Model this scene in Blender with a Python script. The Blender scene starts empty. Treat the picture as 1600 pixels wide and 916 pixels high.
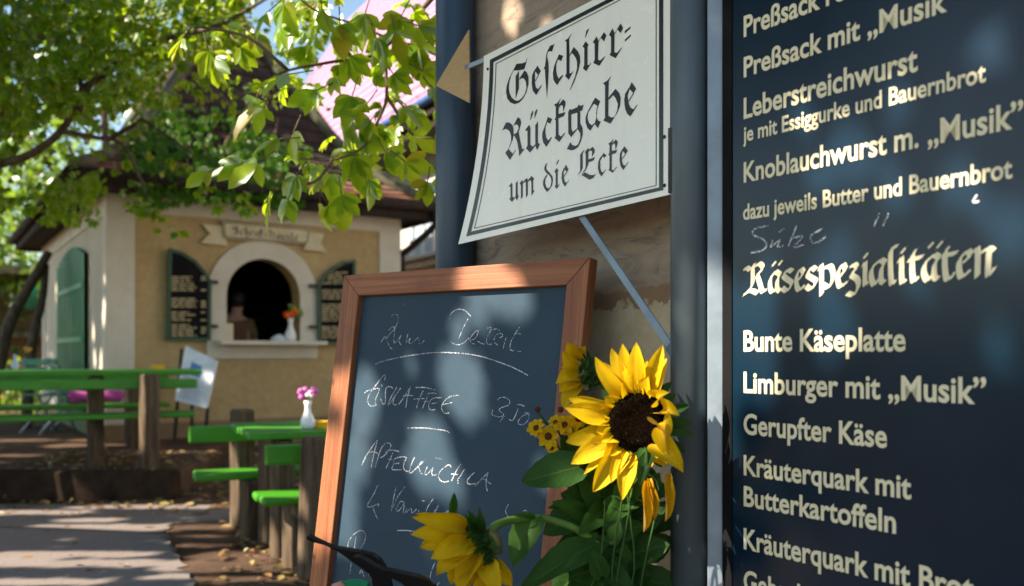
import bpy, bmesh, math, random
from mathutils import Vector as V, Matrix, Quaternion
import numpy as np
random.seed(7); np.random.seed(7)
SC = bpy.context.scene
COL = SC.collection
R = math.radians

# ------------------------------------------------------------------ camera
F, CX, HZ, CAMZ = 1400.0, 800.0, 550.0, 1.2          # focal length and horizon of the photograph, in its pixels
cam_d = bpy.data.cameras.new('camera'); cam = bpy.data.objects.new('camera', cam_d); COL.objects.link(cam)
cam.location = (0, 0, CAMZ); cam.rotation_euler = (R(90), 0, 0)
cam_d.sensor_width = 36; cam_d.lens = 36*F/1600.0
cam_d.shift_y = (HZ-458)/1600.0
cam_d.clip_start = .05; cam_d.clip_end = 2000
cam_d.dof.use_dof = True; cam_d.dof.focus_distance = 2.06; cam_d.dof.aperture_fstop = 2.8
cam_d.dof.aperture_blades = 0
SC.camera = cam

# ------------------------------------------------------------------ light
SUN = V((-.72, -.27, .64)).normalized()              # towards the sun
w = bpy.data.worlds.new('World'); SC.world = w; w.use_nodes = True
nt = w.node_tree
sky = nt.nodes.new('ShaderNodeTexSky'); sky.sky_type = 'NISHITA'; sky.sun_disc = False
sky.sun_elevation = math.asin(SUN.z); sky.sun_rotation = math.atan2(SUN.x, SUN.y)
sky.air_density = 1.0; sky.dust_density = .4; sky.ozone_density = 1.5
bg = nt.nodes['Background']; bg.inputs[1].default_value = .09
tint = nt.nodes.new('ShaderNodeMixRGB'); tint.blend_type = 'MULTIPLY'; tint.inputs[0].default_value = 1; tint.inputs[2].default_value = (1.04, 1.0, .90, 1)
nt.links.new(sky.outputs[0], tint.inputs[1]); nt.links.new(tint.outputs[0], bg.inputs[0])
sl = bpy.data.lights.new('sun', 'SUN'); sl.energy = 5.0; sl.angle = R(.5); sl.color = (1, .86, .72)
so = bpy.data.objects.new('sun', sl); COL.objects.link(so)
so.rotation_euler = SUN.to_track_quat('Z', 'Y').to_euler(); so.location = SUN*40
SC.view_settings.view_transform = 'Standard'; SC.view_settings.look = 'None'
SC.view_settings.exposure = 1.62; SC.view_settings.gamma = 1
SC.cycles.max_bounces = 8; SC.cycles.transparent_max_bounces = 12
SC.cycles.sample_clamp_indirect = 6
try:
    SC.cycles.use_denoising = True
except Exception: pass

# ------------------------------------------------------------------ helpers
def ray(px, py): return V(((px-CX)/F, 1.0, (HZ-py)/F))
def at(px, py, Y): return V((0, 0, CAMZ)) + ray(px, py)*Y
def onp(px, py, p0, n):
    d = ray(px, py); o = V((0, 0, CAMZ)); return o + d*((p0-o).dot(n)/d.dot(n))
def onz(px, py, z): return onp(px, py, V((0, 0, z)), V((0, 0, 1)))

class Mat:
    """small node-material builder"""
    def __init__(s, name, base=(.5, .5, .5), rough=.6, spec=.5, metal=0):
        s.m = bpy.data.materials.new(name); s.m.use_nodes = True
        s.nt = s.m.node_tree; s.n = s.nt.nodes; s.b = s.n['Principled BSDF']
        s.out = s.n['Material Output']
        s.set('Base Color', (*base, 1)); s.set('Roughness', rough); s.set('Specular IOR Level', spec); s.set('Metallic', metal)
    def set(s, k, v): s.b.inputs[k].default_value = v
    def new(s, t, **kw):
        n = s.n.new('ShaderNode'+t)
        for k, v in kw.items(): setattr(n, k, v)
        return n
    def ln(s, a, b): s.nt.links.new(a, b)
    def coord(s, scale=(1, 1, 1), rot=(0, 0, 0), src='Object'):
        tc = s.new('TexCoord'); mp = s.new('Mapping')
        mp.inputs['Scale'].default_value = scale; mp.inputs['Rotation'].default_value = rot
        s.ln(tc.outputs[src], mp.inputs[0]); return mp.outputs[0]
    def noise(s, vec, scale=5, detail=4, rough=.55, dist=0):
        n = s.new('TexNoise'); n.inputs['Scale'].default_value = scale; n.inputs['Detail'].default_value = detail
        n.inputs['Roughness'].default_value = rough; n.inputs['Distortion'].default_value = dist
        s.ln(vec, n.inputs['Vector']); return n.outputs['Fac']
    def ramp(s, fac, stops):
        r = s.new('ValToRGB'); e = r.color_ramp.elements
        while len(e) < len(stops): e.new(.5)
        for i, (p, c) in enumerate(stops): e[i].position = p; e[i].color = (*c, 1)
        s.ln(fac, r.inputs[0]); return r.outputs[0]
    def mix(s, fac, a, b, mode='MIX'):
        n = s.new('MixRGB', blend_type=mode)
        for i, x in ((0, fac), (1, a), (2, b)):
            if hasattr(x, 'links'): s.ln(x, n.inputs[i])
            elif i == 0: n.inputs[0].default_value = x
            else: n.inputs[i].default_value = (*x, 1)
        return n.outputs[0]
    def math(s, op, a, b=0.0):
        n = s.new('Math', operation=op)
        for i, x in ((0, a), (1, b)):
            if hasattr(x, 'links'): s.ln(x, n.inputs[i])
            else: n.inputs[i].default_value = x
        return n.outputs[0]
    def color(s, o): s.ln(o, s.b.inputs['Base Color'])
    def bump(s, h, strength=.3, dist=.01):
        b = s.new('Bump'); b.inputs['Strength'].default_value = strength; b.inputs['Distance'].default_value = dist
        s.ln(h, b.inputs['Height']); s.ln(b.outputs[0], s.b.inputs['Normal'])
    def roughmap(s, fac, lo, hi):
        m = s.new('MapRange'); m.inputs[3].default_value = lo; m.inputs[4].default_value = hi
        s.ln(fac, m.inputs[0]); s.ln(m.outputs[0], s.b.inputs['Roughness'])

def plain(name, base, rough=.6, spec=.5, metal=0, var=.25, scale=8, bump=.1, bscale=60):
    m = Mat(name, base, rough, spec, metal); c = m.coord()
    f = m.noise(c, scale, 5)
    lo = tuple(max(0, x*(1-var)) for x in base); hi = tuple(min(1, x*(1+var)) for x in base)
    m.color(m.ramp(f, [(.3, lo), (.7, hi)]))
    if bump: m.bump(m.noise(c, bscale, 3), bump, .004)
    m.roughmap(m.noise(c, scale*1.7, 3), max(.05, rough-.1), min(1, rough+.15))
    return m.m

def leaf_mat(name, cols, trans=(.3, .45, .03), tw=.45, gloss=.12, rough=.42, uvmode=None):
    """thin leaf: diffuse + light passing through + a waxy sheen; every leaflet picks its own tint"""
    m = Mat(name); g = m.new('NewGeometry')
    n = len(cols)
    r = m.ramp(g.outputs['Random Per Island'], [(i/(n-1), c) for i, c in enumerate(cols)])
    c2 = m.coord(); v = m.noise(c2, 40, 3)
    col = m.mix(m.math('MULTIPLY', v, .35), r, (.02, .04, .005))
    if name == 'branch_leaves':
        bl_ = m.noise(c2, 55, 5, .7); col = m.mix(m.ramp(bl_, [(.60, (0, 0, 0)), (.70, (.8, .8, .8))]), col, (.30, .14, .03))
    hgt = None
    if uvmode == 'petal':      # fine lengthwise veins, deeper orange at the base, browned tip
        uvn = m.coord(scale=(26, 1.1, 1), src='UV'); st = m.noise(uvn, 1, 4, .6); hgt = st
        sx_ = m.new('SeparateXYZ'); m.ln(m.coord(src='UV'), sx_.inputs[0]); blot = m.noise(m.coord(), 60, 4, .6)
        col = m.mix(m.ramp(st, [(.35, (.4, .4, .4)), (.6, (0, 0, 0))]), col, (.68, .36, .0))
        col = m.mix(m.ramp(sx_.outputs[1], [(.0, (.45, .45, .45)), (.20, (0, 0, 0))]), col, (.60, .26, .0))
        col = m.mix(m.math('MULTIPLY', m.ramp(sx_.outputs[1], [(.86, (0, 0, 0)), (1, (1, 1, 1))]), m.ramp(blot, [(.45, (0, 0, 0)), (.6, (.8, .8, .8))])), col, (.30, .12, .02))
    if uvmode == 'leaf':       # midrib and side veins
        sx_ = m.new('SeparateXYZ'); m.ln(m.coord(src='UV'), sx_.inputs[0]); au = m.math('ABSOLUTE', m.math('SUBTRACT', sx_.outputs[0], .5))
        ph = m.math('FRACT', m.math('SUBTRACT', m.math('MULTIPLY', sx_.outputs[1], 8), m.math('MULTIPLY', au, 5)))
        vein = m.ramp(m.math('ABSOLUTE', m.math('SUBTRACT', ph, .5)), [(.0, (.7, .7, .7)), (.07, (0, 0, 0))]); rib = m.ramp(au, [(.012, (1, 1, 1)), (.03, (0, 0, 0))])
        vv = m.mix(1, vein, rib, 'LIGHTEN'); hgt = m.mix(.5, vv, m.noise(m.coord(), 70, 4, .6))
        col = m.mix(m.math('MULTIPLY', vv, .55), col, (.13, .22, .05)); col = m.mix(m.math('MULTIPLY', m.noise(m.coord(), 28, 5, .65), .5), col, (.012, .035, .008))
    d = m.new('BsdfDiffuse'); t = m.new('BsdfTranslucent'); gl = m.new('BsdfGlossy')
    gl.inputs['Roughness'].default_value = rough
    m.ln(col, d.inputs[0])
    if hgt is not None:
        bp = m.new('Bump'); bp.inputs['Strength'].default_value = .5; bp.inputs['Distance'].default_value = .003; m.ln(hgt, bp.inputs['Height'])
        for q_ in (d, gl): m.ln(bp.outputs[0], q_.inputs['Normal'])
    tc = m.mix(.6, col, trans); m.ln(tc, t.inputs[0])
    a = m.new('MixShader'); a.inputs[0].default_value = tw; m.ln(d.outputs[0], a.inputs[1]); m.ln(t.outputs[0], a.inputs[2])
    fr = m.new('Fresnel'); fr.inputs[0].default_value = 1.4
    b = m.new('MixShader'); m.ln(m.math('MULTIPLY', fr.outputs[0], gloss*6), b.inputs[0]); m.ln(a.outputs[0], b.inputs[1]); m.ln(gl.outputs[0], b.inputs[2])
    m.ln(b.outputs[0], m.out.inputs[0]); m.n.remove(m.b)
    return m.m

class MB:
    """collects faces (world coordinates), builds ONE mesh object"""
    def __init__(s): s.v = []; s.f = []; s.uv = {}
    def add(s, vs, fs):
        o = len(s.v); s.v += [tuple(x) for x in vs]; s.f += [tuple(i+o for i in f) for f in fs]; return s
    def box(s, c, size, ax=None):
        """box centred at c; ax = three axis vectors"""
        c = V(c); ax = ax or (V((1, 0, 0)), V((0, 1, 0)), V((0, 0, 1))); h = [x/2 for x in size]; vs = []
        for i in (-1, 1):
            for j in (-1, 1):
                for k in (-1, 1): vs.append(c+ax[0]*h[0]*i+ax[1]*h[1]*j+ax[2]*h[2]*k)
        fs = [(0, 1, 3, 2), (4, 6, 7, 5), (0, 4, 5, 1), (2, 3, 7, 6), (0, 2, 6, 4), (1, 5, 7, 3)]
        return s.add(vs, fs)
    def tube(s, pts, rad, seg=10, cap=True, squash=1.0):
        pts = [V(p) for p in pts]; n = len(pts)
        if not hasattr(rad, '__len__'): rad = [rad]*n
        t0 = (pts[1]-pts[0]).normalized(); up = V((0, 0, 1)) if abs(t0.z) < .9 else V((1, 0, 0))
        x = t0.cross(up).normalized(); vs = []
        for i, p in enumerate(pts):
            t = (pts[min(i+1, n-1)]-pts[max(i-1, 0)]).normalized()
            x = (x-t*x.dot(t)).normalized(); y = t.cross(x)
            for k in range(seg):
                a = 2*math.pi*k/seg; vs.append(p+(x*math.cos(a)+y*math.sin(a)*squash)*rad[i])
        fs = [(i*seg+k, i*seg+(k+1) % seg, (i+1)*seg+(k+1) % seg, (i+1)*seg+k) for i in range(n-1) for k in range(seg)]
        if cap: fs += [tuple(range(seg))[::-1], tuple((n-1)*seg+k for k in range(seg))]
        return s.add(vs, fs)
    def prism(s, poly, d):
        """polygon (list of points) extruded by vector d"""
        n = len(poly); d = V(d); vs = [V(p) for p in poly]+[V(p)+d for p in poly]
        fs = [tuple(range(n))[::-1], tuple(range(n, 2*n))]+[(i, (i+1) % n, n+(i+1) % n, n+i) for i in range(n)]
        return s.add(vs, fs)
    def lathe(s, c, prof, seg=20, ax=V((0, 0, 1))):
        c = V(c); x = ax.orthogonal().normalized(); y = ax.cross(x); vs = []
        for r, z in prof:
            for k in range(seg):
                a = 2*math.pi*k/seg; vs.append(c+ax*z+(x*math.cos(a)+y*math.sin(a))*r)
        n = len(prof)
        fs = [(i*seg+k, i*seg+(k+1) % seg, (i+1)*seg+(k+1) % seg, (i+1)*seg+k) for i in range(n-1) for k in range(seg)]
        return s.add(vs, fs)
    def build(s, name, mat, parent=None, bevel=0, smooth=False, tri=False, seg=2):
        me = bpy.data.meshes.new(name); me.from_pydata(s.v, [], s.f); me.validate(); me.update()
        o = bpy.data.objects.new(name, me); COL.objects.link(o)
        me.materials.append(mat)
        if bevel:
            b = o.modifiers.new('bevel', 'BEVEL'); b.width = bevel; b.segments = seg; b.limit_method = 'ANGLE'; b.angle_limit = R(35)
        if smooth: me.polygons.foreach_set('use_smooth', [True]*len(me.polygons))
        if tri or any(len(f) > 4 for f in s.f):
            bm = bmesh.new(); bm.from_mesh(me)
            bmesh.ops.triangulate(bm, faces=[f for f in bm.faces if len(f.verts) > 4], ngon_method='EAR_CLIP'); bm.to_mesh(me); bm.free()
        if s.uv:
            uv = me.uv_layers.new(name='UVMap')
            for lp in me.loops: uv.data[lp.index].uv = s.uv.get(lp.vertex_index, (0, 0))
        if parent: adopt(o, parent)
        return o
def adopt(o, parent):
    o.parent = parent
    o.matrix_parent_inverse = Matrix.LocRotScale(parent.location, parent.rotation_euler, parent.scale).inverted() if parent.type == 'EMPTY' else Matrix()
def tag(o, label=None, cat=None, group=None, kind=None):
    for k, v in (('label', label), ('category', cat), ('group', group), ('kind', kind)):
        if v: o[k] = v
    return o
def thing(name, label, cat, loc=(0, 0, 0), group=None):
    o = bpy.data.objects.new(name, None); COL.objects.link(o); o.location = loc; o.empty_display_size = .1
    return tag(o, label, cat, group)
def axes(yaw):
    c, s_ = math.cos(yaw), math.sin(yaw)
    return (V((c, s_, 0)), V((-s_, c, 0)), V((0, 0, 1)))
def smooth_path(pts, k=6):
    """Catmull-Rom through points"""
    pts = [V(p) for p in pts]; out = []
    P = [pts[0]*2-pts[1]]+pts+[pts[-1]*2-pts[-2]]
    for i in range(1, len(P)-2):
        a, b, c, d = P[i-1:i+3]
        for j in range(k):
            t = j/k
            out.append(.5*((2*b)+(c-a)*t+(2*a-5*b+4*c-d)*t*t+(3*b-a-3*c+d)*t**3))
    out.append(pts[-1]); return out
def tri_poly(poly):
    return poly

# leaves: big meshes assembled with numpy ------------------------------------------------
LEAFLET = np.array([(0, 0, 0), (.20, .15, .03), (.52, .265, .05), (.82, .155, .01), (1, 0, -.10), (.82, -.155, -.01), (.52, -.265, .05), (.20, -.15, .03), (.5, 0, -.02)])
LEAFLET_F = [(0, 1, 2, 8), (8, 2, 3, 4), (0, 8, 6, 7), (8, 4, 5, 6)]
SMALLLEAF = np.array([(0, 0, 0), (.45, .24, .04), (1, 0, -.05), (.45, -.24, .04)]); SMALLLEAF_F = [(0, 1, 2), (0, 2, 3)]
def leaf_frames(lst, tmpl, tf):
    """lst of (pos, dir, normal, length) -> verts, faces"""
    if not lst: return [], []
    P = np.array([l[0] for l in lst]); D = np.array([l[1] for l in lst]); N = np.array([l[2] for l in lst]); L = np.array([l[3] for l in lst])
    D = D/np.linalg.norm(D, axis=1, keepdims=True)
    N = N-D*(N*D).sum(1, keepdims=True); N /= np.linalg.norm(N, axis=1, keepdims=True)+1e-9
    B = np.cross(N, D)
    T = tmpl
    Vv = P[:, None, :]+L[:, None, None]*(T[None, :, 0:1]*D[:, None, :]+T[None, :, 1:2]*B[:, None, :]+T[None, :, 2:3]*N[:, None, :])
    k = len(T); vs = Vv.reshape(-1, 3)
    fs = [tuple(i*k+a for a in f) for i in range(len(lst)) for f in tf]
    return vs, fs
def palmate(pos, d, n, size, count=5, spread=2.1):
    """one hand-shaped leaf: list of leaflets"""
    d = V(d).normalized(); n = V(n); n = (n-d*n.dot(d)).normalized(); out = []
    for i in range(count):
        a = (i/(count-1)-.5)*spread; sc = size*(1-.33*abs(a)/(spread/2))*random.uniform(.85, 1.1)
        dd = Quaternion(n, a) @ d
        dd = (dd - n*random.uniform(.05, .45)).normalized()
        nn = Quaternion(dd, random.uniform(-.4, .4)) @ n
        out.append((tuple(pos), tuple(dd), tuple(nn), sc))
    return out
def rnd(a=1.0): return V((random.gauss(0, a), random.gauss(0, a), random.gauss(0, a)))
def leaf_obj(name, lst, mat, parent=None, small=False, smooth=True):
    vs, fs = leaf_frames(lst, SMALLLEAF if small else LEAFLET, SMALLLEAF_F if small else LEAFLET_F)
    me = bpy.data.meshes.new(name); me.from_pydata([tuple(x) for x in vs], [], fs); me.update()
    if smooth: me.polygons.foreach_set('use_smooth', [True]*len(me.polygons))
    o = bpy.data.objects.new(name, me); COL.objects.link(o); me.materials.append(mat)
    if parent: adopt(o, parent)
    return o
# ================================================================== shared planes
A_W = V((-.5617, .8273, 0)); N_W = V((-.8273, -.5617, 0))          # stone wall: direction away from us, normal towards us
P_W = V((.386, 1.95, 0))
Y_MB = 1.72; P_MB = at(1145, 550, Y_MB)                            # menu board plane (parallel to the wall)
A_S = V((-1055/1400, 1, 0)).normalized(); N_S = V((-A_S.y, A_S.x, 0)); P_S = at(1047, 550, 1.80)   # return sign
# chalkboard: leans back, a little turned to us
TLc, TRc = at(537, 430, 2.54), at(922, 402, 2.05)
U_C = (TRc-TLc).normalized()
n0 = V((U_C.y, -U_C.x, 0)).normalized()                            # horizontal, towards us
LEAN = .115
D_C = (V((0, 0, -1))+n0*LEAN).normalized()                         # down along the board
N_C = D_C.cross(U_C).normalized()
if N_C.dot(n0) < 0: N_C = -N_C
def cb(px, py, off=0): return onp(px, py, TLc+N_C*off, N_C)
def mb(px, py, off=0): return onp(px, py, P_MB+N_W*off, N_W)
def sg(px, py, off=0): return onp(px, py, P_S+N_S*off, N_S)

# ================================================================== materials
def ground_material():
    m = Mat('soil', rough=.95, spec=.1); c = m.coord()
    a = m.noise(c, 3, 8, .65); b = m.noise(c, 38, 6, .7)
    col = m.ramp(a, [(.3, (.07, .042, .026)), (.52, (.13, .082, .052)), (.72, (.20, .135, .09))])
    vo = m.new('TexVoronoi'); vo.inputs['Scale'].default_value = 26; m.ln(c, vo.inputs['Vector'])
    sp = m.ramp(vo.outputs['Distance'], [(.05, (.34, .24, .15)), (.2, (.10, .065, .045))])
    m.color(m.mix(m.math('MULTIPLY', b, .55), col, sp)); m.bump(m.noise(c, 45, 8, .75), .9, .03); return m.m
def path_material():
    m = Mat('paving', rough=.85, spec=.3); c = m.coord(rot=(0, 0, R(-25)))
    br = m.new('TexBrick'); br.inputs['Scale'].default_value = 3.3; br.inputs['Mortar Size'].default_value = .012
    br.inputs['Color1'].default_value = (.18, .155, .14, 1); br.inputs['Color2'].default_value = (.20, .17, .15, 1); br.inputs['Mortar'].default_value = (.14, .12, .105, 1)
    br.inputs['Brick Width'].default_value = .5; br.inputs['Row Height'].default_value = .33
    m.ln(c, br.inputs['Vector'])
    d = m.noise(c, 2.2, 6, .6); g = m.noise(c, 120, 4, .6)
    col = m.mix(m.ramp(d, [(.35, (0, 0, 0)), (.7, (.6, .6, .6))]), br.outputs[0], (.16, .13, .11))
    m.color(m.mix(m.math('MULTIPLY', g, .35), col, (.25, .21, .18)))
    m.bump(m.mix(.4, br.outputs['Fac'], g), -.35, .01); return m.m
def plaster(name, c1, c2, scale=14, bump=.5):
    m = Mat(name, rough=.92, spec=.15); c = m.coord()
    m.color(m.mix(m.math('MULTIPLY', m.noise(c, 2.1, 6, .6), .8), m.ramp(m.noise(c, scale, 6, .65), [(.3, c1), (.7, c2)]), tuple(x*.62 for x in c1)))
    m.bump(m.noise(c, 55, 6, .7), bump, .015); return m.m
def tiles(name, cols, row=.17, slope_rot=0.0, wdt=.18, mort=.006):
    m = Mat(name, rough=.85, spec=.2); tc = m.new('TexCoord')
    br = m.new('TexBrick'); br.inputs['Scale'].default_value = 1; br.inputs['Brick Width'].default_value = wdt; br.inputs['Row Height'].default_value = row
    br.inputs['Mortar Size'].default_value = mort; br.inputs['Color1'].default_value = (*cols[0], 1); br.inputs['Color2'].default_value = (*cols[1], 1)
    br.inputs['Mortar'].default_value = (*(x*.35 for x in cols[0]), 1)
    m.ln(tc.outputs['UV'], br.inputs['Vector'])
    c = m.coord(); f = m.noise(c, 4, 6, .7)
    m.color(m.mix(m.ramp(f, [(.4, (0, 0, 0)), (.68, (1, 1, 1))]), br.outputs[0], cols[2]))
    m.bump(br.outputs['Fac'], -.5, .012); return m.m
def wood(name, t, m_, n_, c1, c2, c3, rough=.5, fine=90, along=2.2, knots=()):
    m = Mat(name, rough=rough, spec=.4); g = m.new('TexCoord'); outs = []
    for v, s in ((t, along), (m_, fine), (n_, fine)):
        d = m.new('VectorMath', operation='DOT_PRODUCT'); m.ln(g.outputs['Object'], d.inputs[0]); d.inputs[1].default_value = tuple(V(v)*s); outs.append(d.outputs['Value'])
    cmb = m.new('CombineXYZ')
    for i, o in enumerate(outs): m.ln(o, cmb.inputs[i])
    f = m.noise(cmb.outputs[0], 1, 6, .65, .8); f2 = m.noise(cmb.outputs[0], .22, 3, .5, .4)
    col = m.ramp(f, [(.3, c1), (.5, c2), (.72, c3)])
    col = m.mix(m.ramp(f2, [(.35, (0, 0, 0)), (.75, (.75, .75, .75))]), col, c1)
    dirt = m.noise(m.coord(), 9, 6, .65); col = m.mix(m.ramp(dirt, [(.5, (0, 0, 0)), (.8, (.55, .55, .55))]), col, tuple(x*.45 for x in c1))
    for kp, kr in knots:
        dn = m.new('VectorMath', operation='DISTANCE'); m.ln(g.outputs['Object'], dn.inputs[0]); dn.inputs[1].default_value = tuple(kp)
        dd = m.math('ADD', dn.outputs['Value'], m.math('MULTIPLY', m.math('SUBTRACT', f, .5), kr*.9))
        col = m.mix(m.ramp(m.math('DIVIDE', dd, kr*2), [(.0, (1, 1, 1)), (.35, (.5, .5, .5)), (.5, (0, 0, 0))]), col, (.09, .03, .012))
    m.color(col)
    m.bump(f, .35, .0025); m.roughmap(f, rough-.08, rough+.15); return m.m
def post_wood(name='old_post_wood', c=((.03, .020, .012), (.085, .060, .036), (.17, .13, .082))):
    m = Mat(name, rough=.85, spec=.2); co = m.coord(scale=(26, 26, 2.4))
    f = m.noise(co, 1, 6, .65, .6); m.color(m.ramp(f, [(.3, c[0]), (.5, c[1]), (.72, c[2])])); m.bump(f, .5, .008); return m.m
def paint(name, base, rough=.4, wear=(.1, .07, .04), amount=.66):
    m = Mat(name, rough=rough, spec=.5); c = m.coord()
    f = m.noise(c, 22, 8, .7); g = m.noise(c, 5, 4)
    col = m.ramp(g, [(.3, tuple(x*.8 for x in base)), (.7, tuple(x*1.15 for x in base))])
    m.color(m.mix(m.ramp(f, [(amount, (0, 0, 0)), (amount+.08, (.9, .9, .9))]), col, wear))
    m.roughmap(g, rough-.08, rough+.15); m.bump(f, .2, .004); return m.m

M = {}
M['soil'] = ground_material(); M['path'] = path_material()
M['sidewall'] = plaster('pale_side_plaster', (.60, .55, .43), (.70, .64, .51), 12, .4)
M['ochre'] = plaster('ochre_plaster', (.50, .36, .175), (.64, .485, .25))
M['cream'] = plaster('cream_plaster', (.70, .645, .53), (.79, .745, .64), 9, .15)
M['plinth'] = plaster('plinth_plaster', (.28, .20, .12), (.36, .27, .16), 11, .5)
M['housewall'] = plaster('house_plaster', (.66, .60, .52), (.76, .70, .62), 5, .15)
M['rooftile'] = tiles('weathered_tiles', ((.042, .028, .022), (.07, .040, .028), (.025, .022, .018)))
M['sunlit_eavetile'] = tiles('sunlit_clay_tiles', ((.30, .13, .085), (.38, .18, .11), (.14, .09, .07)))  # reddish eave courses, their sunlit brightness put into a lighter tile colour
M['pinktile'] = tiles('pink_roof_tiles', ((.40, .225, .325), (.42, .24, .34), (.37, .205, .30)), row=.30, wdt=.25, mort=.03)
M['darkwood'] = post_wood('dark_eave_wood', ((.012, .009, .008), (.03, .02, .016), (.05, .036, .028)))
M['hip'] = plain('mossy_hip_tile', (.10, .10, .06), .9, .2, var=.5, bump=.5)
M['greenpaint'] = paint('green_bench_paint', (.042, .225, .005), .42, (.10, .085, .05), .62)
M['darkgreen'] = paint('dark_green_paint', (.007, .065, .026), .42, (.05, .05, .04), .72)
M['tealgreen'] = paint('teal_chair_paint', (.015, .19, .105), .45)
M['post'] = post_wood()
M['black'] = plain('shutter_black', (.007, .007, .008), .7, .1, bump=.05)
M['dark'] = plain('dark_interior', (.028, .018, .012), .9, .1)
M['letters'] = plain('faded_menu_lettering', (.55, .45, .25), .7, .3, bump=0)
M['iron'] = plain('old_iron', (.05, .045, .045), .6, .5, .6)
M['signcream'] = plain('banner_cream', (.62, .55, .36), .6, .4, bump=.05, var=.12)
M['signwhite'] = None
M['ink'] = plain('sign_black_enamel', (.008, .009, .010), .28, .5, bump=0, var=.3)
m = Mat('sign_white_enamel', rough=.22, spec=.5); c = m.coord()
m.color(m.ramp(m.noise(c, 6, 5, .6), [(.3, (.86, .87, .74)), (.75, (.90, .905, .79))]))
pass
rs = m.noise(m.coord(scale=(30, 30, 2.2)), 1, 5, .6); sp_ = m.noise(c, 95, 4, .7)
m.color(m.mix(m.ramp(sp_, [(.70, (0, 0, 0)), (.78, (.55, .55, .55))]), m.mix(m.math('MULTIPLY', m.ramp(rs, [(.5, (0, 0, 0)), (.75, (1, 1, 1))]), .14), m.ramp(m.noise(c, 6, 5, .6), [(.3, (.86, .87, .74)), (.75, (.90, .905, .79))]), (.55, .52, .40)), (.45, .38, .25)))
m.bump(m.noise(c, 7, 2), .04, .004); m.roughmap(m.noise(c, 30, 4), .16, .34); M['signwhite'] = m.m
m = Mat('pipe_paint', rough=.38, spec=.5); c = m.coord(scale=(1, 1, .6))
m.color(m.mix(m.ramp(m.noise(c, 160, 2), [(.70, (0, 0, 0)), (.76, (.5, .5, .5))]), m.ramp(m.noise(c, 9, 6, .6), [(.3, (.060, .085, .098)), (.75, (.082, .112, .126))]), (.08, .075, .07)))
m.bump(m.noise(c, 220, 3), .12, .002); m.roughmap(m.noise(c, 20, 5), .3, .5); M['pipe'] = m.m
m = Mat('dark_pipe_paint', rough=.38, spec=.5); c = m.coord()
m.color(m.ramp(m.noise(c, 9, 6, .6), [(.3, (.022, .048, .078)), (.75, (.032, .066, .10))])); m.bump(m.noise(c, 240, 3), .2, .002); m.roughmap(m.noise(c, 60, 5), .28, .5); M['darkpipe'] = m.m
m = Mat('gold_arrow', rough=.42, spec=.5, metal=.35); c = m.coord(scale=(30, 30, 400))
m.color(m.ramp(m.noise(c, 1, 4), [(.3, (.40, .25, .10)), (.7, (.52, .34, .15))])); M['gold'] = m.m
m = Mat('menu_panel', rough=.30, spec=.30); c = m.coord()
m.color(m.ramp(m.noise(c, 5, 5), [(.3, (.0022, .013, .027)), (.7, (.003, .017, .033))])); m.roughmap(m.noise(c, 8, 6, .6), .17, .30); M['panel'] = m.m
m = Mat('cream_gold_lettering', rough=.55, spec=.2); c = m.coord()
m.color(m.ramp(m.noise(c, 14, 5), [(.3, (.74, .67, .42)), (.7, (.80, .735, .49))])); M['menuletters'] = m.m
m = Mat('slate', rough=.6, spec=.12); c = m.coord()
f1 = m.noise(c, 3.2, 7, .6); f2 = m.noise(c, 420, 2)
m.color(m.mix(m.math('MULTIPLY', f2, .25), m.ramp(f1, [(.3, (.021, .047, .071)), (.55, (.028, .057, .082)), (.8, (.050, .078, .10))]), (.07, .095, .115)))
m.bump(f2, .25, .0015); m.roughmap(f1, .42, .6); M['slate'] = m.m
def chalk(name, th, base=(.8, .82, .84)):
    m = Mat(name, base, .95, .1); c = m.coord(); f = m.noise(c, 480, 3, .7); g = m.noise(c, 24, 3)
    k = m.math('ADD', f, m.math('MULTIPLY', m.math('SUBTRACT', g, .5), .35))
    t = m.new('BsdfTransparent'); x = m.new('MixShader')
    m.ln(m.ramp(k, [(th, (0, 0, 0)), (th+.14, (1, 1, 1))]), x.inputs[0]); m.ln(t.outputs[0], x.inputs[1]); m.ln(m.b.outputs[0], x.inputs[2]); m.ln(x.outputs[0], m.out.inputs[0]); return m.m
M['chalk'] = chalk('chalk_marks', .44); M['chalksoft'] = chalk('faint_chalk', .465)
M['framewood_h'] = wood('frame_wood_rails', U_C, D_C, N_C, (.17, .050, .017), (.30, .105, .036), (.41, .17, .066))
M['framewood_v'] = wood('frame_wood_stiles', D_C, U_C, N_C, (.17, .050, .017), (.31, .108, .038), (.43, .185, .074), knots=((cb(519, 597), .012), (cb(893, 590), .008), (cb(490, 870), .010)))
M['blackplastic'] = plain('black_plastic', (.003, .003, .0035), .42, .12, var=.2, bump=.02)
M['white'] = plain('white_china', (.78, .78, .76), .2, .5, bump=0, var=.05)
M['paper'] = plain('poster_paper', (.70, .75, .80), .6, .3, bump=.05, var=.12)
M['posterblue'] = plain('poster_blue', (.09, .25, .52), .6, .3, bump=0)
M['postergrey'] = plain('poster_print', (.38, .42, .48), .6, .3, bump=0)
M['metal'] = plain('grey_metal', (.35, .40, .45), .4, .5, .5, bump=.05)
M['bark'] = post_wood('bark', ((.035, .026, .018), (.085, .065, .045), (.17, .14, .10)))
M['twig'] = plain('twig_bark', (.14, .10, .06), .8, .3, var=.5)
GREENS = [(.035, .12, .008), (.07, .19, .010), (.13, .29, .012), (.02, .11, .035), (.05, .15, .010), (.20, .36, .014), (.035, .13, .012), (.29, .42, .018)]
M['crown'] = leaf_mat('sunny_leaves', GREENS+[(.30, .15, .02)], (.56, .76, .015), .52, .02)
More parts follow.
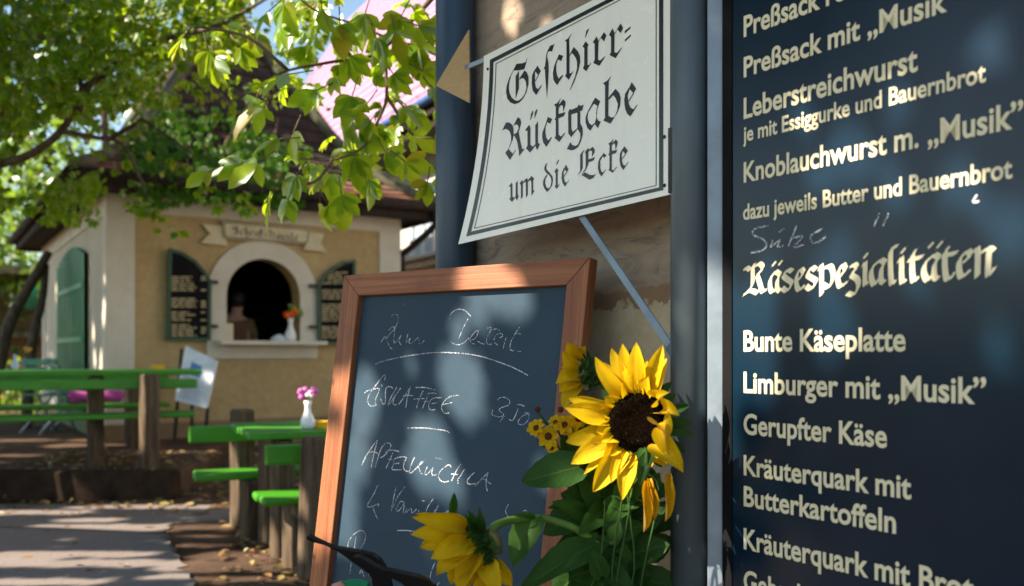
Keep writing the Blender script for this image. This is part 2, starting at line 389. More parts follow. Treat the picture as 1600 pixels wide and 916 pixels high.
M['branchleaf'] = leaf_mat('branch_leaves', [(.08, .23, .012), (.14, .32, .016), (.22, .41, .02), (.10, .26, .014), (.32, .46, .03), (.16, .32, .018), (.44, .24, .03)], (.66, .82, .015), .55, .025)
M['shadeleaf'] = leaf_mat('shade_tree_leaves', [(.04, .11, .012), (.06, .15, .014), (.09, .19, .018)], (.2, .35, .02), .14)
M['farleaf'] = leaf_mat('far_leaves', [(.05, .13, .015), (.09, .22, .02), (.14, .30, .03), (.07, .17, .02)], (.4, .58, .03), .45, .03)
M['ivy'] = leaf_mat('creeper_leaves', [(.03, .11, .012), (.06, .18, .014), (.10, .24, .02), (.05, .14, .02)], (.3, .5, .03), .35, .008)
M['dryleaf'] = leaf_mat('dry_leaves', [(.30, .15, .06), (.42, .24, .10), (.22, .11, .05), (.50, .36, .14), (.34, .30, .08)], (.4, .25, .08), .2, .015)
M['petal'] = leaf_mat('sunflower_petals', [(.78, .47, .003), (.84, .55, .004), (.86, .60, .008), (.80, .50, .003)], (.95, .62, .0), .36, .05, .5, 'petal')
M['wilted'] = leaf_mat('wilted_petals', [(.74, .42, .006), (.78, .46, .01)], (.85, .5, .0), .3, .05, .5, 'petal')
M['sfleaf'] = leaf_mat('sunflower_leaves', [(.018, .062, .012), (.028, .085, .016), (.045, .12, .02)], (.16, .36, .03), .28, .05, .45, 'leaf')
M['sfmid'] = leaf_mat('mid_sunflower_leaves', [(.035, .10, .016), (.05, .13, .022)], (.25, .45, .05), .35, .05, .45, 'leaf')
M['sflightleaf'] = leaf_mat('young_sunflower_leaf', [(.07, .17, .03), (.09, .21, .04)], (.3, .5, .08), .4, .05, .45, 'leaf')
M['stem'] = plain('flower_stem', (.10, .20, .03), .55, .4, var=.35, bump=.1)
M['thinstem'] = plain('thin_dark_stem', (.035, .085, .015), .7, .2, var=.4)
M['discdark'] = plain('sunflower_disc', (.005, .003, .0015), .95, .02, var=.4, scale=90, bump=.5, bscale=300)
M['discmid'] = plain('sunflower_florets', (.014, .006, .002), .9, .03, var=.5, scale=200, bump=0)
M['discgold'] = plain('sunflower_pollen', (.12, .05, .008), .8, .2, var=.5, scale=200, bump=0)
M['brownbud'] = plain('flower_centre_brown', (.07, .022, .008), .8, .2, bump=.2)
M['orange'] = plain('orange_flower', (.75, .12, .01), .6, .3, bump=0)
M['pinkflower'] = plain('pink_flower', (.60, .14, .42), .6, .3, bump=.2, var=.4, scale=60)
M['purple'] = plain('purple_cloth', (.36, .07, .25), .9, .1, bump=.4, var=.3)
M['yellow'] = plain('yellow_glass', (.65, .36, .01), .35, .5, bump=0)
M['skin'] = plain('skin', (.40, .23, .15), .55, .4, bump=.05, var=.1)
M['hair'] = plain('dark_hair', (.012, .009, .007), .6, .4, bump=.5, bscale=120)
M['shirt'] = plain('tan_shirt', (.16, .09, .05), .9, .1, bump=.3, var=.2)
M['trousers'] = plain('dark_trousers', (.03, .03, .04), .9, .1)
M['glass'] = plain('pale_window_glass', (.42, .50, .58), .12, .6, bump=0, var=.3, scale=1)
M['greencard'] = plain('green_card', (.01, .25, .10), .6, .3, bump=0); M['pinkcard'] = plain('pink_card', (.62, .28, .22), .7, .3, bump=0)
# sandstone with a torn coat of plaster: grey-brown above, a brown lip, pale stone below
m = Mat('sandstone', rough=.92, spec=.15); c = m.coord(); tc = m.new('TexCoord'); sx = m.new('SeparateXYZ'); m.ln(tc.outputs['Object'], sx.inputs[0])
wob = m.noise(c, 16, 6, .6); zz = m.math('ADD', sx.outputs[2], m.math('MULTIPLY', m.math('SUBTRACT', wob, .5), .10))
wob2 = m.noise(c, 5, 4, .6); z2 = m.math('ADD', sx.outputs[2], m.math('MULTIPLY', m.math('SUBTRACT', wob2, .5), .10))
grain = m.noise(c, 60, 8, .75)
st = m.noise(m.coord(scale=(3, 3, 11)), 2.2, 8, .7, 1.2)
up = m.ramp(st, [(.32, (.19, .14, .10)), (.46, (.33, .27, .20)), (.6, (.39, .31, .22)), (.74, (.46, .30, .15))])
low = m.ramp(m.noise(c, 13, 8, .7), [(.3, (.44, .35, .21)), (.6, (.56, .46, .30)), (.8, (.62, .53, .36))])
lip = m.mix(grain, (.24, .155, .09), (.33, .22, .13))
s1 = m.ramp(m.math('SUBTRACT', zz, .80), [(.512, (0, 0, 0)), (.516, (1, 1, 1))]); s2 = m.ramp(m.math('SUBTRACT', z2, .80), [(.556, (0, 0, 0)), (.562, (1, 1, 1))])
m.color(m.mix(m.math('MULTIPLY', grain, .25), m.mix(s2, m.mix(s1, low, lip), up), (.16, .12, .08)))
m.bump(m.mix(.6, grain, s1), .55, .012); M['stone'] = m.m
# ================================================================== ground
def soil_h(x, y):
    s = min(1, max(0, (y-6.2)/3.2)); s = s*s*(3-2*s)
    return .11*s*(1 if x > -3.0 else max(0, 1+(x+3.0)/.6))
def grid(name, x0, x1, y0, y1, nx, ny, hf, mat):
    vs = [(x0+(x1-x0)*i/nx, y0+(y1-y0)*j/ny) for j in range(ny+1) for i in range(nx+1)]
    b = MB(); b.add([(x, y, hf(x, y)) for x, y in vs], [(j*(nx+1)+i, j*(nx+1)+i+1, (j+1)*(nx+1)+i+1, (j+1)*(nx+1)+i) for j in range(ny) for i in range(nx)])
    return b.build(name, mat, smooth=True)
g = MB(); g.add([(-400, -400, -.03), (400, -400, -.03), (400, 400, -.03), (-400, 400, -.03)], [(0, 1, 2, 3)])
tag(g.build('ground', M['soil']), kind='structure')
def bumpy(x, y):
    n = math.sin(x*5.1+y*2.3)*math.sin(y*4.7-x*1.9)*.012+math.sin(x*13+y*7)*math.sin(y*11)*.006
    return soil_h(x, y)+n-.004
o = grid('soil_yard', -14, 6, 2.2, 16, 200, 140, bumpy, M['soil']); tag(o, kind='structure')
def onp_z(x, y): return onz(x, y, .012)
pp = [(-900, 787), (60, 787), (260, 788), (420, 791), (424, 806), (330, 811), (268, 818), (256, 828), (260, 842), (283, 878), (315, 930), (380, 1040), (470, 1300), (-900, 1300)]
pts = [onz(x, y, .016) for x, y in pp]; pts[-2] = V((-.9, 1.6, .016)); pts[-1] = V((-6.5, 1.6, .016)); random.seed(19)
fine = []
for i_, (a_, c_) in enumerate(zip(pts, pts[1:]+pts[:1])):
    n_ = 14 if 2 <= i_ <= 11 else 1
    for k_ in range(n_):
        q_ = a_.lerp(c_, k_/n_); fine.append(q_+(V((random.gauss(0, .022), random.gauss(0, .022), 0)) if k_ else V((0, 0, 0))))
pts = fine; b = MB()
b.prism(pts, (0, 0, -.03)); tag(b.build('path', M['path'], tri=True), kind='structure')
# raised terrace on the left with an old sleeper as its edge
e0, e1 = onz(-700, 784, 0), onz(272, 786, 0)
TZ = .24
dirx = (e1-e0).normalized(); bk = V((-dirx.y, dirx.x, 0))
b = MB(); b.prism([e0+bk*.16+V((0, 0, -.02)), e1+bk*.16+V((0, 0, -.02)), e1+bk*5.5+V((-.9, 0, -.02)), e0+bk*5.5+V((-4, 0, -.02))], (0, 0, TZ+.02))
tag(b.build('terrace', M['soil'], bevel=.04), kind='structure')
M['sleeper'] = plain('sleeper_wood', (.035, .022, .014), .9, .1, var=.5, bump=.6, bscale=30); M['counterwood'] = post_wood('counter_wood', ((.012, .008, .005), (.032, .020, .013), (.06, .04, .028)))
b = MB(); b.box((e0+e1)/2+bk*.08+V((0, 0, .12)), ((e1-e0).length, .16, .262), (dirx, bk, V((0, 0, 1))))
o = b.build('sleeper_edging', M['sleeper'], bevel=.02); tag(o, 'dark weathered timber sleeper holding up the edge of the raised terrace', 'edging')

# ================================================================== serving kiosk
C0 = V((-4.334, 9.6, 0)); BK = V((.835, .551, 0)).normalized(); AK = V((-BK.y, BK.x, 0))
WK, LK, HK, T = 3.45, 6.0, 2.9, .28
KAX = (BK, AK, V((0, 0, 1)))
def K(u, v, z): return C0+BK*u+AK*v+V((0, 0, z))
def kf(px, py, off=0): return onp(px, py, C0-AK*off, AK)          # point on the front wall
def ks(px, py, off=0): return onp(px, py, C0-BK*off, BK)          # point on the left wall
def ku(p): d = p-C0; return d.dot(BK), d.z
def kv(p): d = p-C0; return d.dot(AK), d.z
kio = thing('serving_kiosk', 'small ochre beer garden kiosk with cream corners, arched serving hatch and dark tiled roof', 'kiosk', C0)
# arched opening
aL, _ = ku(kf(351, 534)); aR, zsill = ku(kf(469, 534)); _, ztop = ku(kf(404, 403))
cu = (aL+aR)/2; ra = (aR-aL)/2; zc = ztop-ra
def arch(r, n=18, z0=None, c=cu): return [(c-r*math.cos(math.pi*i/n), zc+r*math.sin(math.pi*i/n)) for i in range(n+1)]
ar = arch(ra)
b = MB()   # front wall with the hole, and its reveal
def strip(u0, u1, z0, z1, v=0): b.add([K(u0, v, z0), K(u1, v, z0), K(u1, v, z1), K(u0, v, z1)], [(0, 1, 2, 3)])
strip(0, aL, 0, HK); strip(aR, WK, 0, HK); strip(aL, aR, 0, zsill)
for i in range(len(ar)-1):
    (u0, z0), (u1, z1) = ar[i], ar[i+1]; b.add([K(u0, 0, z0), K(u1, 0, z1), K(u1, 0, HK), K(u0, 0, HK)], [(0, 1, 2, 3)])
for (u0, z0), (u1, z1) in [((aL, zsill), (aL, zc))]+list(zip(ar[:-1], ar[1:]))+[((aR, zc), (aR, zsill)), ((aR, zsill), (aL, zsill))]:
    b.add([K(u0, 0, z0), K(u1, 0, z1), K(u1, T, z1), K(u0, T, z0)], [(0, 1, 2, 3)])
# left, right, back walls
dv0, dv1 = 1.25, 3.2
b.add([K(WK, 0, 0), K(WK, LK, 0), K(WK, LK, HK), K(WK, 0, HK)], [(0, 1, 2, 3)])
b.add([K(0, LK, 0), K(WK, LK, 0), K(WK, LK, HK), K(0, LK, HK)], [(0, 1, 2, 3)])
b.build('wall', M['ochre'], kio)
b = MB(); b.add([K(0, 0, 0), K(0, LK, 0), K(0, LK, HK), K(0, 0, HK)], [(0, 1, 2, 3)]); b.build('side_wall', M['sidewall'], kio)
# inner shell (dark room)
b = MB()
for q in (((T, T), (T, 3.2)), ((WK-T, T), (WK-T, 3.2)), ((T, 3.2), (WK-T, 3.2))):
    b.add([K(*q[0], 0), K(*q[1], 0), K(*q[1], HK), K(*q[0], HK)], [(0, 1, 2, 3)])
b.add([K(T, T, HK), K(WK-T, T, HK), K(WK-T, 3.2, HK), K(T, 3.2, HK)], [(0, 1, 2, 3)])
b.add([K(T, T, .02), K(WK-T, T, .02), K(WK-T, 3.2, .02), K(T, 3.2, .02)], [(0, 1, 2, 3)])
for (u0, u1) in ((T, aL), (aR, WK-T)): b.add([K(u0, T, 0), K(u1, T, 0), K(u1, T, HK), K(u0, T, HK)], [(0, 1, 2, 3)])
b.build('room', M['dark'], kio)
b = MB()
for z in (1.3, 1.68, 2.05): b.box(K(cu+.1, 3.03, z), (1.9, .3, .03), KAX)
sh = b.build('shelf', M['post'], kio)
b = MB(); random.seed(3)
for z in (1.315, 1.695):
    for i in range(11):
        u = cu-.75+i*.15+random.uniform(-.03, .03); h = random.uniform(.14, .26)
        b.lathe(K(u, 3.0, z), [(0, 0), (.035, 0), (.035, h*.6), (.012, h*.8), (.012, h), (0, h)], 8)
b.build('bottles', plain('amber_glass', (.10, .045, .012), .2, .5), sh, smooth=True)
# cream corner strips and top band, 15 mm proud
pl_u, _ = ku(kf(210, 500)); pr_u, _ = ku(kf(592, 400)); _, zband = ku(kf(300, 337))
zband = min(zband, HK-.18)
b = MB(); pr = .02
def slab(u0, u1, z0, z1, v0=-pr, v1=0.0): b.box(K((u0+u1)/2, (v0+v1)/2, (z0+z1)/2), (u1-u0, v1-v0, z1-z0), KAX)
slab(-pr, pl_u, 0, HK); slab(pr_u, WK+pr, 0, HK); slab(pl_u, pr_u, zband, HK)
b.box(K(-pr/2, .11, HK/2), (pr, .22, HK), KAX); b.box(K(-pr/2, LK/2+.11, HK-.11), (pr, LK-.22, .22), KAX)
b.box(K(-pr/2, LK-.15, (HK-.22)/2), (pr, .3, HK-.22), KAX)
b.build('corner_strip', M['cream'], kio)
b = MB(); slab(-pr-.03, WK+pr+.03, 0, .42, -.06, -.021); b.box(K(-.04, LK/2, .2), (.035, LK, .40), KAX); b.build('plinth', M['plinth'], kio, bevel=.012)
# hatch surround
b = MB(); ro = ra+.205; n = 20
ao = [(cu-ro*math.cos(math.pi*i/n), zc+ro*math.sin(math.pi*i/n)) for i in range(n+1)]; ai = [(cu-(ra-.012)*math.cos(math.pi*i/n), zc+(ra-.012)*math.sin(math.pi*i/n)) for i in range(n+1)]
out = [(cu-ro, zsill-.2)]+ao+[(cu+ro, zsill-.2)]; inn = [(cu-ra+.012, zsill-.2)]+ai+[(cu+ra-.012, zsill-.2)]
for i in range(len(out)-1):
    q = [out[i], out[i+1], inn[i+1], inn[i]]; fr = [K(u, -.035, z) for u, z in q]; bk_ = [K(u, -.001, z) for u, z in q]
    b.add(fr+bk_, [(0, 1, 2, 3), (0, 4, 5, 1), (3, 2, 6, 7)])
b.box(K(cu, -.0175, zsill-.125), (ra*2-.02, .034, .15), KAX)
b.build('hatch_surround', M['cream'], kio)
l0, _ = ku(kf(334, 538)); l1, _ = ku(kf(498, 538))
b = MB(); b.box(K((l0+l1)/2, -.12, zsill-.02), (l1-l0, .36, .05), KAX); b.build('hatch_sill', M['cream'], kio, bevel=.01)
b = MB(); b.box(K(cu, T+.22, zsill-.02), (ra*2+.5, .5, .05), KAX); b.build('counter', M['counterwood'], kio, bevel=.01)
# shutters with menus
def shutter(poly, hinge_px, rows_px):
    pts = [kf(x, y, .06) for x, y in poly]
    s_ = MB(); s_.prism(pts, -AK*.03); root = s_.build('shutter', M['black'], kio, tri=True)
    fr = MB(); n = len(pts)
    for i in range(n):
        a_, b_ = pts[i]-AK*.017, pts[(i+1) % n]-AK*.017; d = (b_-a_); 
        fr.box((a_+b_)/2, (d.length+.02, .045, .035), (d.normalized(), AK, d.normalized().cross(AK)))
    fr.build('shutter_frame', M['darkgreen'], root)
    t = MB()
    for (x0, x1, y) in rows_px:
        p0, p1 = kf(x0, y, .092), kf(x1, y, .092); x = x0
        while x < x1-2:
            w_ = random.uniform(6, 15); xe = min(x+w_, x1)
            q0, q1 = kf(x, y, .0915), kf(xe, y, .0915); t.add([q0, q1, q1+V((0, 0, .013)), q0+V((0, 0, .013))], [(0, 1, 2, 3)]); x = xe+2
    t.build('shutter_lettering', M['letters'], root)
    h = MB()
    for (x, y) in hinge_px: h.box(kf(x, y, .075), (.09, .03, .04), KAX)
    h.build('hinge', M['iron'], root)
rowsL = []
for blk in ((434, 458), (468, 482), (489, 502), (509, 526)):
    y = blk[0]
    while y <= blk[1]:
        rowsL.append((268, 268+random.uniform(22, 42), y)); rowsL.append((314, 322, y)) if random.random() < .75 else None; y += 4.1
shutter([(262, 530), (265, 391), (285, 397), (303, 409), (317, 424), (327, 440), (326, 530)], [(334, 441), (334, 510)], rowsL)
rowsR = []
for blk in ((427, 447), (455, 470), (477, 505), (512, 532)):
    y = blk[0]
    while y <= blk[1]: rowsR.append((503 if y > 440 else 512, 503+random.uniform(30, 44), y)); y += 4.1
shutter([(498, 536), (497, 448), (508, 432), (522, 419), (537, 411), (552, 408), (553, 536)], [(489, 447), (489, 511)], rowsR)
# painted banner
ban = MB(); ban.prism([kf(x, y, .075) for x, y in ((347.5, 344.5), (485, 358), (481.5, 381.5), (350, 372.5))], AK*.02); bo = ban.build('banner', M['signcream'], kio)
t = MB(); t.prism([kf(x, y, .05) for x, y in ((315.6, 349.6), (347, 353), (356, 384), (313.6, 379.5), (328, 365))], AK*.02); t.build('banner_tail', M['signcream'], bo, tri=True); t = MB()
t.prism([kf(x, y, .05) for x, y in ((484, 362), (507, 366), (501, 380), (510, 394), (475, 390))], AK*.02); t.build('banner_tail', M['signcream'], bo, tri=True)
ln = MB()
def seg_line(b_, pts, w_, nrm):
    for p, q in zip(pts[:-1], pts[1:]):
        d = (q-p); s_ = d.normalized().cross(nrm)*w_/2; e = d.normalized()*w_/2; b_.add([p-s_-e, q-s_+e, q+s_+e, p+s_-e], [(0, 1, 2, 3)])
seg_line(ln, [kf(x, y, .078) for x, y in ((350, 347), (482.5, 359.5), (479.5, 379.5), (352, 370.5), (350, 347))], .012, AK)
# lettering on the banner: short broad-nib strokes (Schenk-Häusle)
def nib(b_, pts, nv):
    for p, q in zip(pts[:-1], pts[1:]):
        b_.add([p-nv, p+nv, q+nv, q-nv], [(0, 1, 2, 3)])
GL = {'S': [[(.8, .9), (.35, 1), (.15, .75), (.75, .45), (.7, .1), (.1, .05)], [(.75, 1), (.6, .1)]],
 'c': [[(.45, .6), (.2, .65), (.1, .35), (.2, .05), (.45, .1)]], 'h': [[(.15, 1.05), (.15, 0)], [(.15, .55), (.4, .65), (.45, .3), (.3, -.25)]],
 'e': [[(.15, .35), (.45, .5), (.3, .68), (.12, .4), (.2, .05), (.45, .1)]], 'n': [[(.12, .65), (.12, 0)], [(.15, .5), (.42, .65), (.42, 0)]],
 'k': [[(.15, 1), (.15, 0)], [(.15, .9), (.4, .85), (.2, .55), (.42, .5)], [(.15, .05), (.4, .05)]], '-': [[(.08, .4), (.4, .48)], [(.08, .22), (.4, .3)]],
 'H': [[(.1, .95), (.3, .95), (.3, .1), (.05, .05)], [(.3, .6), (.6, .75), (.75, .5), (.6, -.1)]], 'a': [[(.42, .6), (.15, .5), (.12, .1), (.3, .05), (.42, .55), (.42, .05)]],
 'u': [[(.12, .65), (.12, .08), (.4, .05)], [(.4, .65), (.4, 0)]], 's': [[(.42, .6), (.15, .58), (.15, .38), (.42, .3), (.38, .05), (.1, .05)]], 'l': [[(.15, 1.05), (.15, .05), (.35, .05)]]}
GL['ä'] = GL['a']+[[(.14, .88), (.18, .98)], [(.36, .88), (.4, .98)]]
adv = {'S': .95, 'H': .9, '-': .5, 'l': .38}
word = 'Schenk-Häusle'; tot = sum(adv.get(ch, .56) for ch in word); xx = 0
for ch in word:
    for st in GL[ch]:
        pts = []
        for gx, gy in st:
            f_ = (xx+gx)/tot; bx = 361+(467-361)*f_; by = 366.0+(377.2-366.0)*f_; pts.append(kf(bx, by-12.5*gy, .078))
        nib(ln, pts, (BK+V((0, 0, .7))).normalized()*.0085)
    xx += adv.get(ch, .56)
ln.build('banner_lettering', M['ink'], bo)
# bulb under the eave above the banner
lm = MB(); p = kf(427, 322, .12); lm.lathe(p, [(0, -.10), (.03, -.09), (.045, -.05), (.03, 0), (.02, .05), (.035, .06), (.035, .09), (0, .09)], 12); lm.build('lamp', M['cream'], kio, smooth=True)
# green lattice gate on the left wall
za = kv(ks(118, 388))[1]; gv0, gv1 = kv(ks(138, 500))[0], kv(ks(97, 500))[0]
gb = MB(); nb = 9; mid = (gv0+gv1)/2
def gtop(v): s_ = (v-mid)/((gv1-gv0)/2); return za-.16*s_*s_
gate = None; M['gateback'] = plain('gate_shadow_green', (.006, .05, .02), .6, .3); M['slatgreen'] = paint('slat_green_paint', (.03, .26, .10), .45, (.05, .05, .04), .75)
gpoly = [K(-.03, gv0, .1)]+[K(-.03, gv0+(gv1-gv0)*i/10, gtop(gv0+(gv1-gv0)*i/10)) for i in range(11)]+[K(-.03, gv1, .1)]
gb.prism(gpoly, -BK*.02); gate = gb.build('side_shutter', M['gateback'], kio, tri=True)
gb = MB()
for i in range(nb+1):
    v = gv0+(gv1-gv0)*i/nb; gb.box(K(-.058, v, (.1+gtop(v))/2), (.012, .11, gtop(v)-.1), KAX)
for z in (.7, 1.35, 2.0): gb.box(K(-.072, mid, z), (.012, gv1-gv0, .07), KAX)
gb.build('slat', M['slatgreen'], gate, bevel=.006)
# ---- roof: bell-cast hip roof of stepped courses
OV = .36; RW0, RL0 = WK/2+OV, LK/2+OV; RC = K(WK/2, LK/2, 0); ZE = HK+.16; HR = 2.75
def prof(t): return HR*(.30*t+.70*t*t if t < .45 else (.30*.45+.70*.45*.45)+(t-.45)*(1-(.30*.45+.70*.45*.45))/.55)
def ring(t):
    hw = RW0*(1-t)+.02; hl = RL0-(RW0*t); return hw, hl, ZE+prof(t)
def roof_mesh(name, t0, t1, n, mat, step=.03):
    b = MB(); uvs = []
    for i in range(n):
        ta, tb = t0+(t1-t0)*i/n, t0+(t1-t0)*(i+1)/n
        wa, la, za_ = ring(ta); wb, lb, zb_ = ring(tb)
        A = [RC+BK*x*wa+AK*y*la+V((0, 0, za_+step)) for x, y in ((-1, -1), (1, -1), (1, 1), (-1, 1))]
        B = [RC+BK*x*wb+AK*y*lb+V((0, 0, zb_)) for x, y in ((-1, -1), (1, -1), (1, 1), (-1, 1))]
        A0 = [RC+BK*x*wa+AK*y*la+V((0, 0, za_)) for x, y in ((-1, -1), (1, -1), (1, 1), (-1, 1))]
        for k in range(4):
            k2 = (k+1) % 4; L = (A[k2]-A[k]).length
            b.add([A[k], A[k2], B[k2], B[k]], [(0, 1, 2, 3)]); uvs.append([(-L/2, i*.17), (L/2, i*.17), ((B[k2]-B[k]).length/2, i*.17+.168), (-(B[k2]-B[k]).length/2, i*.17+.168)])
            b.add([A0[k], A0[k2], A[k2], A[k]], [(0, 1, 2, 3)]); uvs.append([(-L/2, i*.17), (L/2, i*.17), (L/2, i*.17+.01), (-L/2, i*.17+.01)])
    o = b.build(name, mat, kio); uv = o.data.uv_layers.new(name='UVMap')
    for p_, u in zip(o.data.polygons, uvs):
        for li, c_ in zip(p_.loop_indices, u): uv.data[li].uv = c_
    return o
roof = roof_mesh('roof', .22, 1.0, 16, M['rooftile']); adopt(roof_mesh('eave_course', 0, .22, 4, M['sunlit_eavetile']), roof)
hp = MB()
for x, y in ((-1, -1), (1, -1), (1, 1), (-1, 1)):
    pts = []
    for i in range(13):
        w_, l_, z_ = ring(i/12); pts.append(RC+BK*x*w_+AK*y*l_+V((0, 0, z_+.04)))
    hp.tube(pts, [.085 if i % 2 else .075 for i in range(13)], 8)
w_, l_, z_ = ring(1); hp.tube([RC-AK*l_+V((0, 0, z_+.04)), RC+AK*l_+V((0, 0, z_+.04))], .09, 8)
hp.build('hip_tiles', M['hip'], roof, smooth=True)
# eave box: fascia, soffit, gutter, swan-neck
b = MB(); b.box(RC+V((0, 0, HK+.055)), (RW0*2-.06, RL0*2-.06, .10), KAX); b.build('soffit', M['darkwood'], kio)
b = MB()
for x, y, l_, ax in ((0, -1, RW0*2, 0), (0, 1, RW0*2, 0), (-1, 0, RL0*2, 1), (1, 0, RL0*2, 1)):
    c = RC+BK*x*(RW0-.02)+AK*y*(RL0-.02)+V((0, 0, HK+.07)); b.box(c, (l_+.03, .05, .22) if ax == 0 else (.05, l_-.06, .22), KAX)
b.build('fascia', M['darkwood'], kio)
b = MB(); gz = HK+.12; c = [RC+BK*x*(RW0+.06)+AK*y*(RL0+.06)+V((0, 0, gz)) for x, y in ((-1, -1), (1, -1), (1, 1), (-1, 1))]
for k in range(4): b.tube([c[k], c[(k+1) % 4]], .06, 8)
b.build('gutter', M['darkwood'], kio, smooth=True)
b = MB(); cpt = [c[1]-BK*.12+V((0, 0, -.06)), c[1]-BK*.12+V((0, 0, -.22)), K(WK+.10, -.10, HK-.38), K(WK+.07, .05, HK-.45), K(WK+.07, .05, HK-.7), K(WK+.07, .05, .1)]
b.tube(smooth_path(cpt, 4), .045, 8); b.build('downpipe', M['darkwood'], kio, smooth=True)

# ---- creeper on the kiosk roof
random.seed(11); lst = []
def on_roof(px, py):
    # front slope: march along the view ray
    d = ray(px, py); o = V((0, 0, CAMZ)); Y = 8.6
    while Y < 15:
        p = o+d*Y; q = p-RC; u, v = q.dot(BK), q.dot(AK)
        tt = min((RW0-abs(u))/RW0, (RL0-abs(v))/RW0)
        if tt > 0 and p.z < ZE+prof(min(1, tt))+.03: return p
        Y += .05
    return None
cl = [(random.uniform(215, 450), random.uniform(185, 325)) for _ in range(60)]
stems = MB()
for cx, cy in cl:
    for _ in range(16):
        p = on_roof(cx+random.gauss(0, 16), cy+random.gauss(0, 9))
        if p is None: continue
        p = p+V((random.uniform(-.03, .03), -.05-random.random()*.10, .05))
        d = V((random.gauss(0, .5), -.5, -.8)); n_ = V((.35, -.8, .6))+rnd(.3)
        lst += palmate(p, d, n_, random.uniform(.07, .12), 3, 1.7)
iv = thing('climbing_creeper', 'green creeper sprawling over the dark tiles of the kiosk roof', 'creeper', K(.6, -.4, HK))
leaf_obj('foliage', lst, M['ivy'], iv)
for i in range(7):
    pts = []
    for k in range(7):
        p = on_roof(430-32*i-k*4+random.uniform(-8, 8), 190+k*20); 
        if p is not None: pts.append(p+V((0, -.03, .03)))
    if len(pts) > 2: stems.tube(smooth_path(pts, 3), .012, 5)
stems.build('stem', M['twig'], iv)

# ================================================================== house with the pink roof behind
HA = V((-.496, .868, 0)); HB = V((.868, .496, 0)); HP = V((-1.087, 13, 0)); HE = 4.78
hs = thing('neighbour_house', 'cream house behind the kiosk with a large pink tiled roof and dark eave', 'house', HP)
def H(s, t, z): return HP+HA*s+HB*t+V((0, 0, z))
b = MB(); b.box(H(5, 4.5, (HE-.15)/2), (26, 8, HE-.15), (HA, HB, V((0, 0, 1)))); b.build('wall', M['housewall'], hs)
PIT = R(58)
b = MB(); uvs = []; rows = 26; run = 4.65/rows
for i in range(rows):
    t0_, t1_ = i*run-.05, (i+1)*run-.05; za_, zb_ = HE+.10+(t0_+.05)*math.tan(PIT), HE+.10+(t1_+.05)*math.tan(PIT); o_ = -.016
    A0, A1 = H(-10, t0_, za_), H(17, t0_, za_); B0, B1 = H(-10, t0_+o_, za_), H(17, t0_+o_, za_); C0_, C1_ = H(-10, t1_, zb_), H(17, t1_, zb_)
    b.add([B0, B1, C1_, C0_], [(0, 1, 2, 3)]); uvs.append([(0, i*.30+.02), (27, i*.30+.02), (27, i*.30+.31), (0, i*.30+.31)])
    b.add([A0, A1, B1, B0], [(0, 1, 2, 3)]); uvs.append([(0, i*.30), (27, i*.30), (27, i*.30+.004), (0, i*.30+.004)])
rf = b.build('roof', M['pinktile'], hs); uv = rf.data.uv_layers.new(name='UVMap')
for p_, u in zip(rf.data.polygons, uvs):
    for li, c_ in zip(p_.loop_indices, u): uv.data[li].uv = c_
b = MB(); b.box(H(3.5, .28, HE-.22), (27, .70, .20), (HA, HB, V((0, 0, 1)))); b.box(H(3.5, -.10, HE-.06), (27, .10, .22), (HA, HB, V((0, 0, 1)))); b.build('eave_board', M['darkwood'], hs)
M['blue'] = plain('blue_gutter', (.05, .11, .28), .4, .5)
b = MB(); b.tube([H(-10, -.2, HE+.03), H(17, -.2, HE+.03)], .07, 8); 
b.build('gutter', M['blue'], hs, smooth=True)
b = MB()
for z in (.22, .36): b.tube([H(-10, .08+z*.3, HE+z+.05), H(17, .08+z*.3, HE+z+.05)], .018, 6)
for i in range(54): b.box(H(-10+i*.5, .12, HE+.22), (.03, .03, .36), (HA, HB, V((0, 0, 1))))
b.build('snow_guard', M['darkwood'], hs)
b = MB(); b.box(H(3.5, .43, 2.62), (26, .14, .10), (HA, HB, V((0, 0, 1)))); b.box(H(3.5, .40, 2.72), (26, .2, .06), (HA, HB, V((0, 0, 1)))); b.build('cornice', M['cream'], hs)
for i, s_ in enumerate((-.1, 1.5, 3.1, -1.7)):
    f_ = MB(); c_ = H(s_, .47, 3.25)
    for d_, sz in (((-.45, 0), (.1, .1, 1.0)), ((.45, 0), (.1, .1, 1.0)), ((0, .5), (1.0, .1, .1)), ((0, -.5), (1.0, .1, .1)), ((0, 0), (.06, .08, 1.0))):
        f_.box(c_+HA*d_[0]+V((0, 0, d_[1])), sz, (HA, HB, V((0, 0, 1))))
    wo = f_.build('window', M['white'], hs, bevel=.008)
    g_ = MB(); g_.box(c_+HB*.02, (.86, .03, .96), (HA, HB, V((0, 0, 1)))); g_.build('pane', M['glass'], wo)
# ================================================================== picnic furniture
YAW = R(24); T2 = axes(YAW); TB, TA = T2[0], T2[1]
PAX = axes(YAW+R(30))
def log(b, p, h, r=.075, lean=(0, 0), ax=PAX, s=(1.0, .95)):
    """split-log post: five-sided section, a bit uneven, chamfered top"""
    prof_ = [(-1, -.9), (.85, -1), (1.05, .1), (.55, .95), (-.8, 1.0)]; vs = []
    lv = [(-.03, 1.0), (h*.3, .97), (h*.7, 1.02), (h-.02, .98), (h, .86)]
    for z, k in lv:
        for x, y in prof_: vs.append(V(p)+ax[0]*x*r*k*s[0]+ax[1]*y*r*k*s[1]+V((lean[0]*z, lean[1]*z, z)))
    n = len(prof_); fs = [(i*n+k, i*n+(k+1) % n, (i+1)*n+(k+1) % n, (i+1)*n+k) for i in range(len(lv)-1) for k in range(n)]
    fs += [tuple(range(n))[::-1], tuple((len(lv)-1)*n+k for k in range(n))]
    b.add(vs, fs)
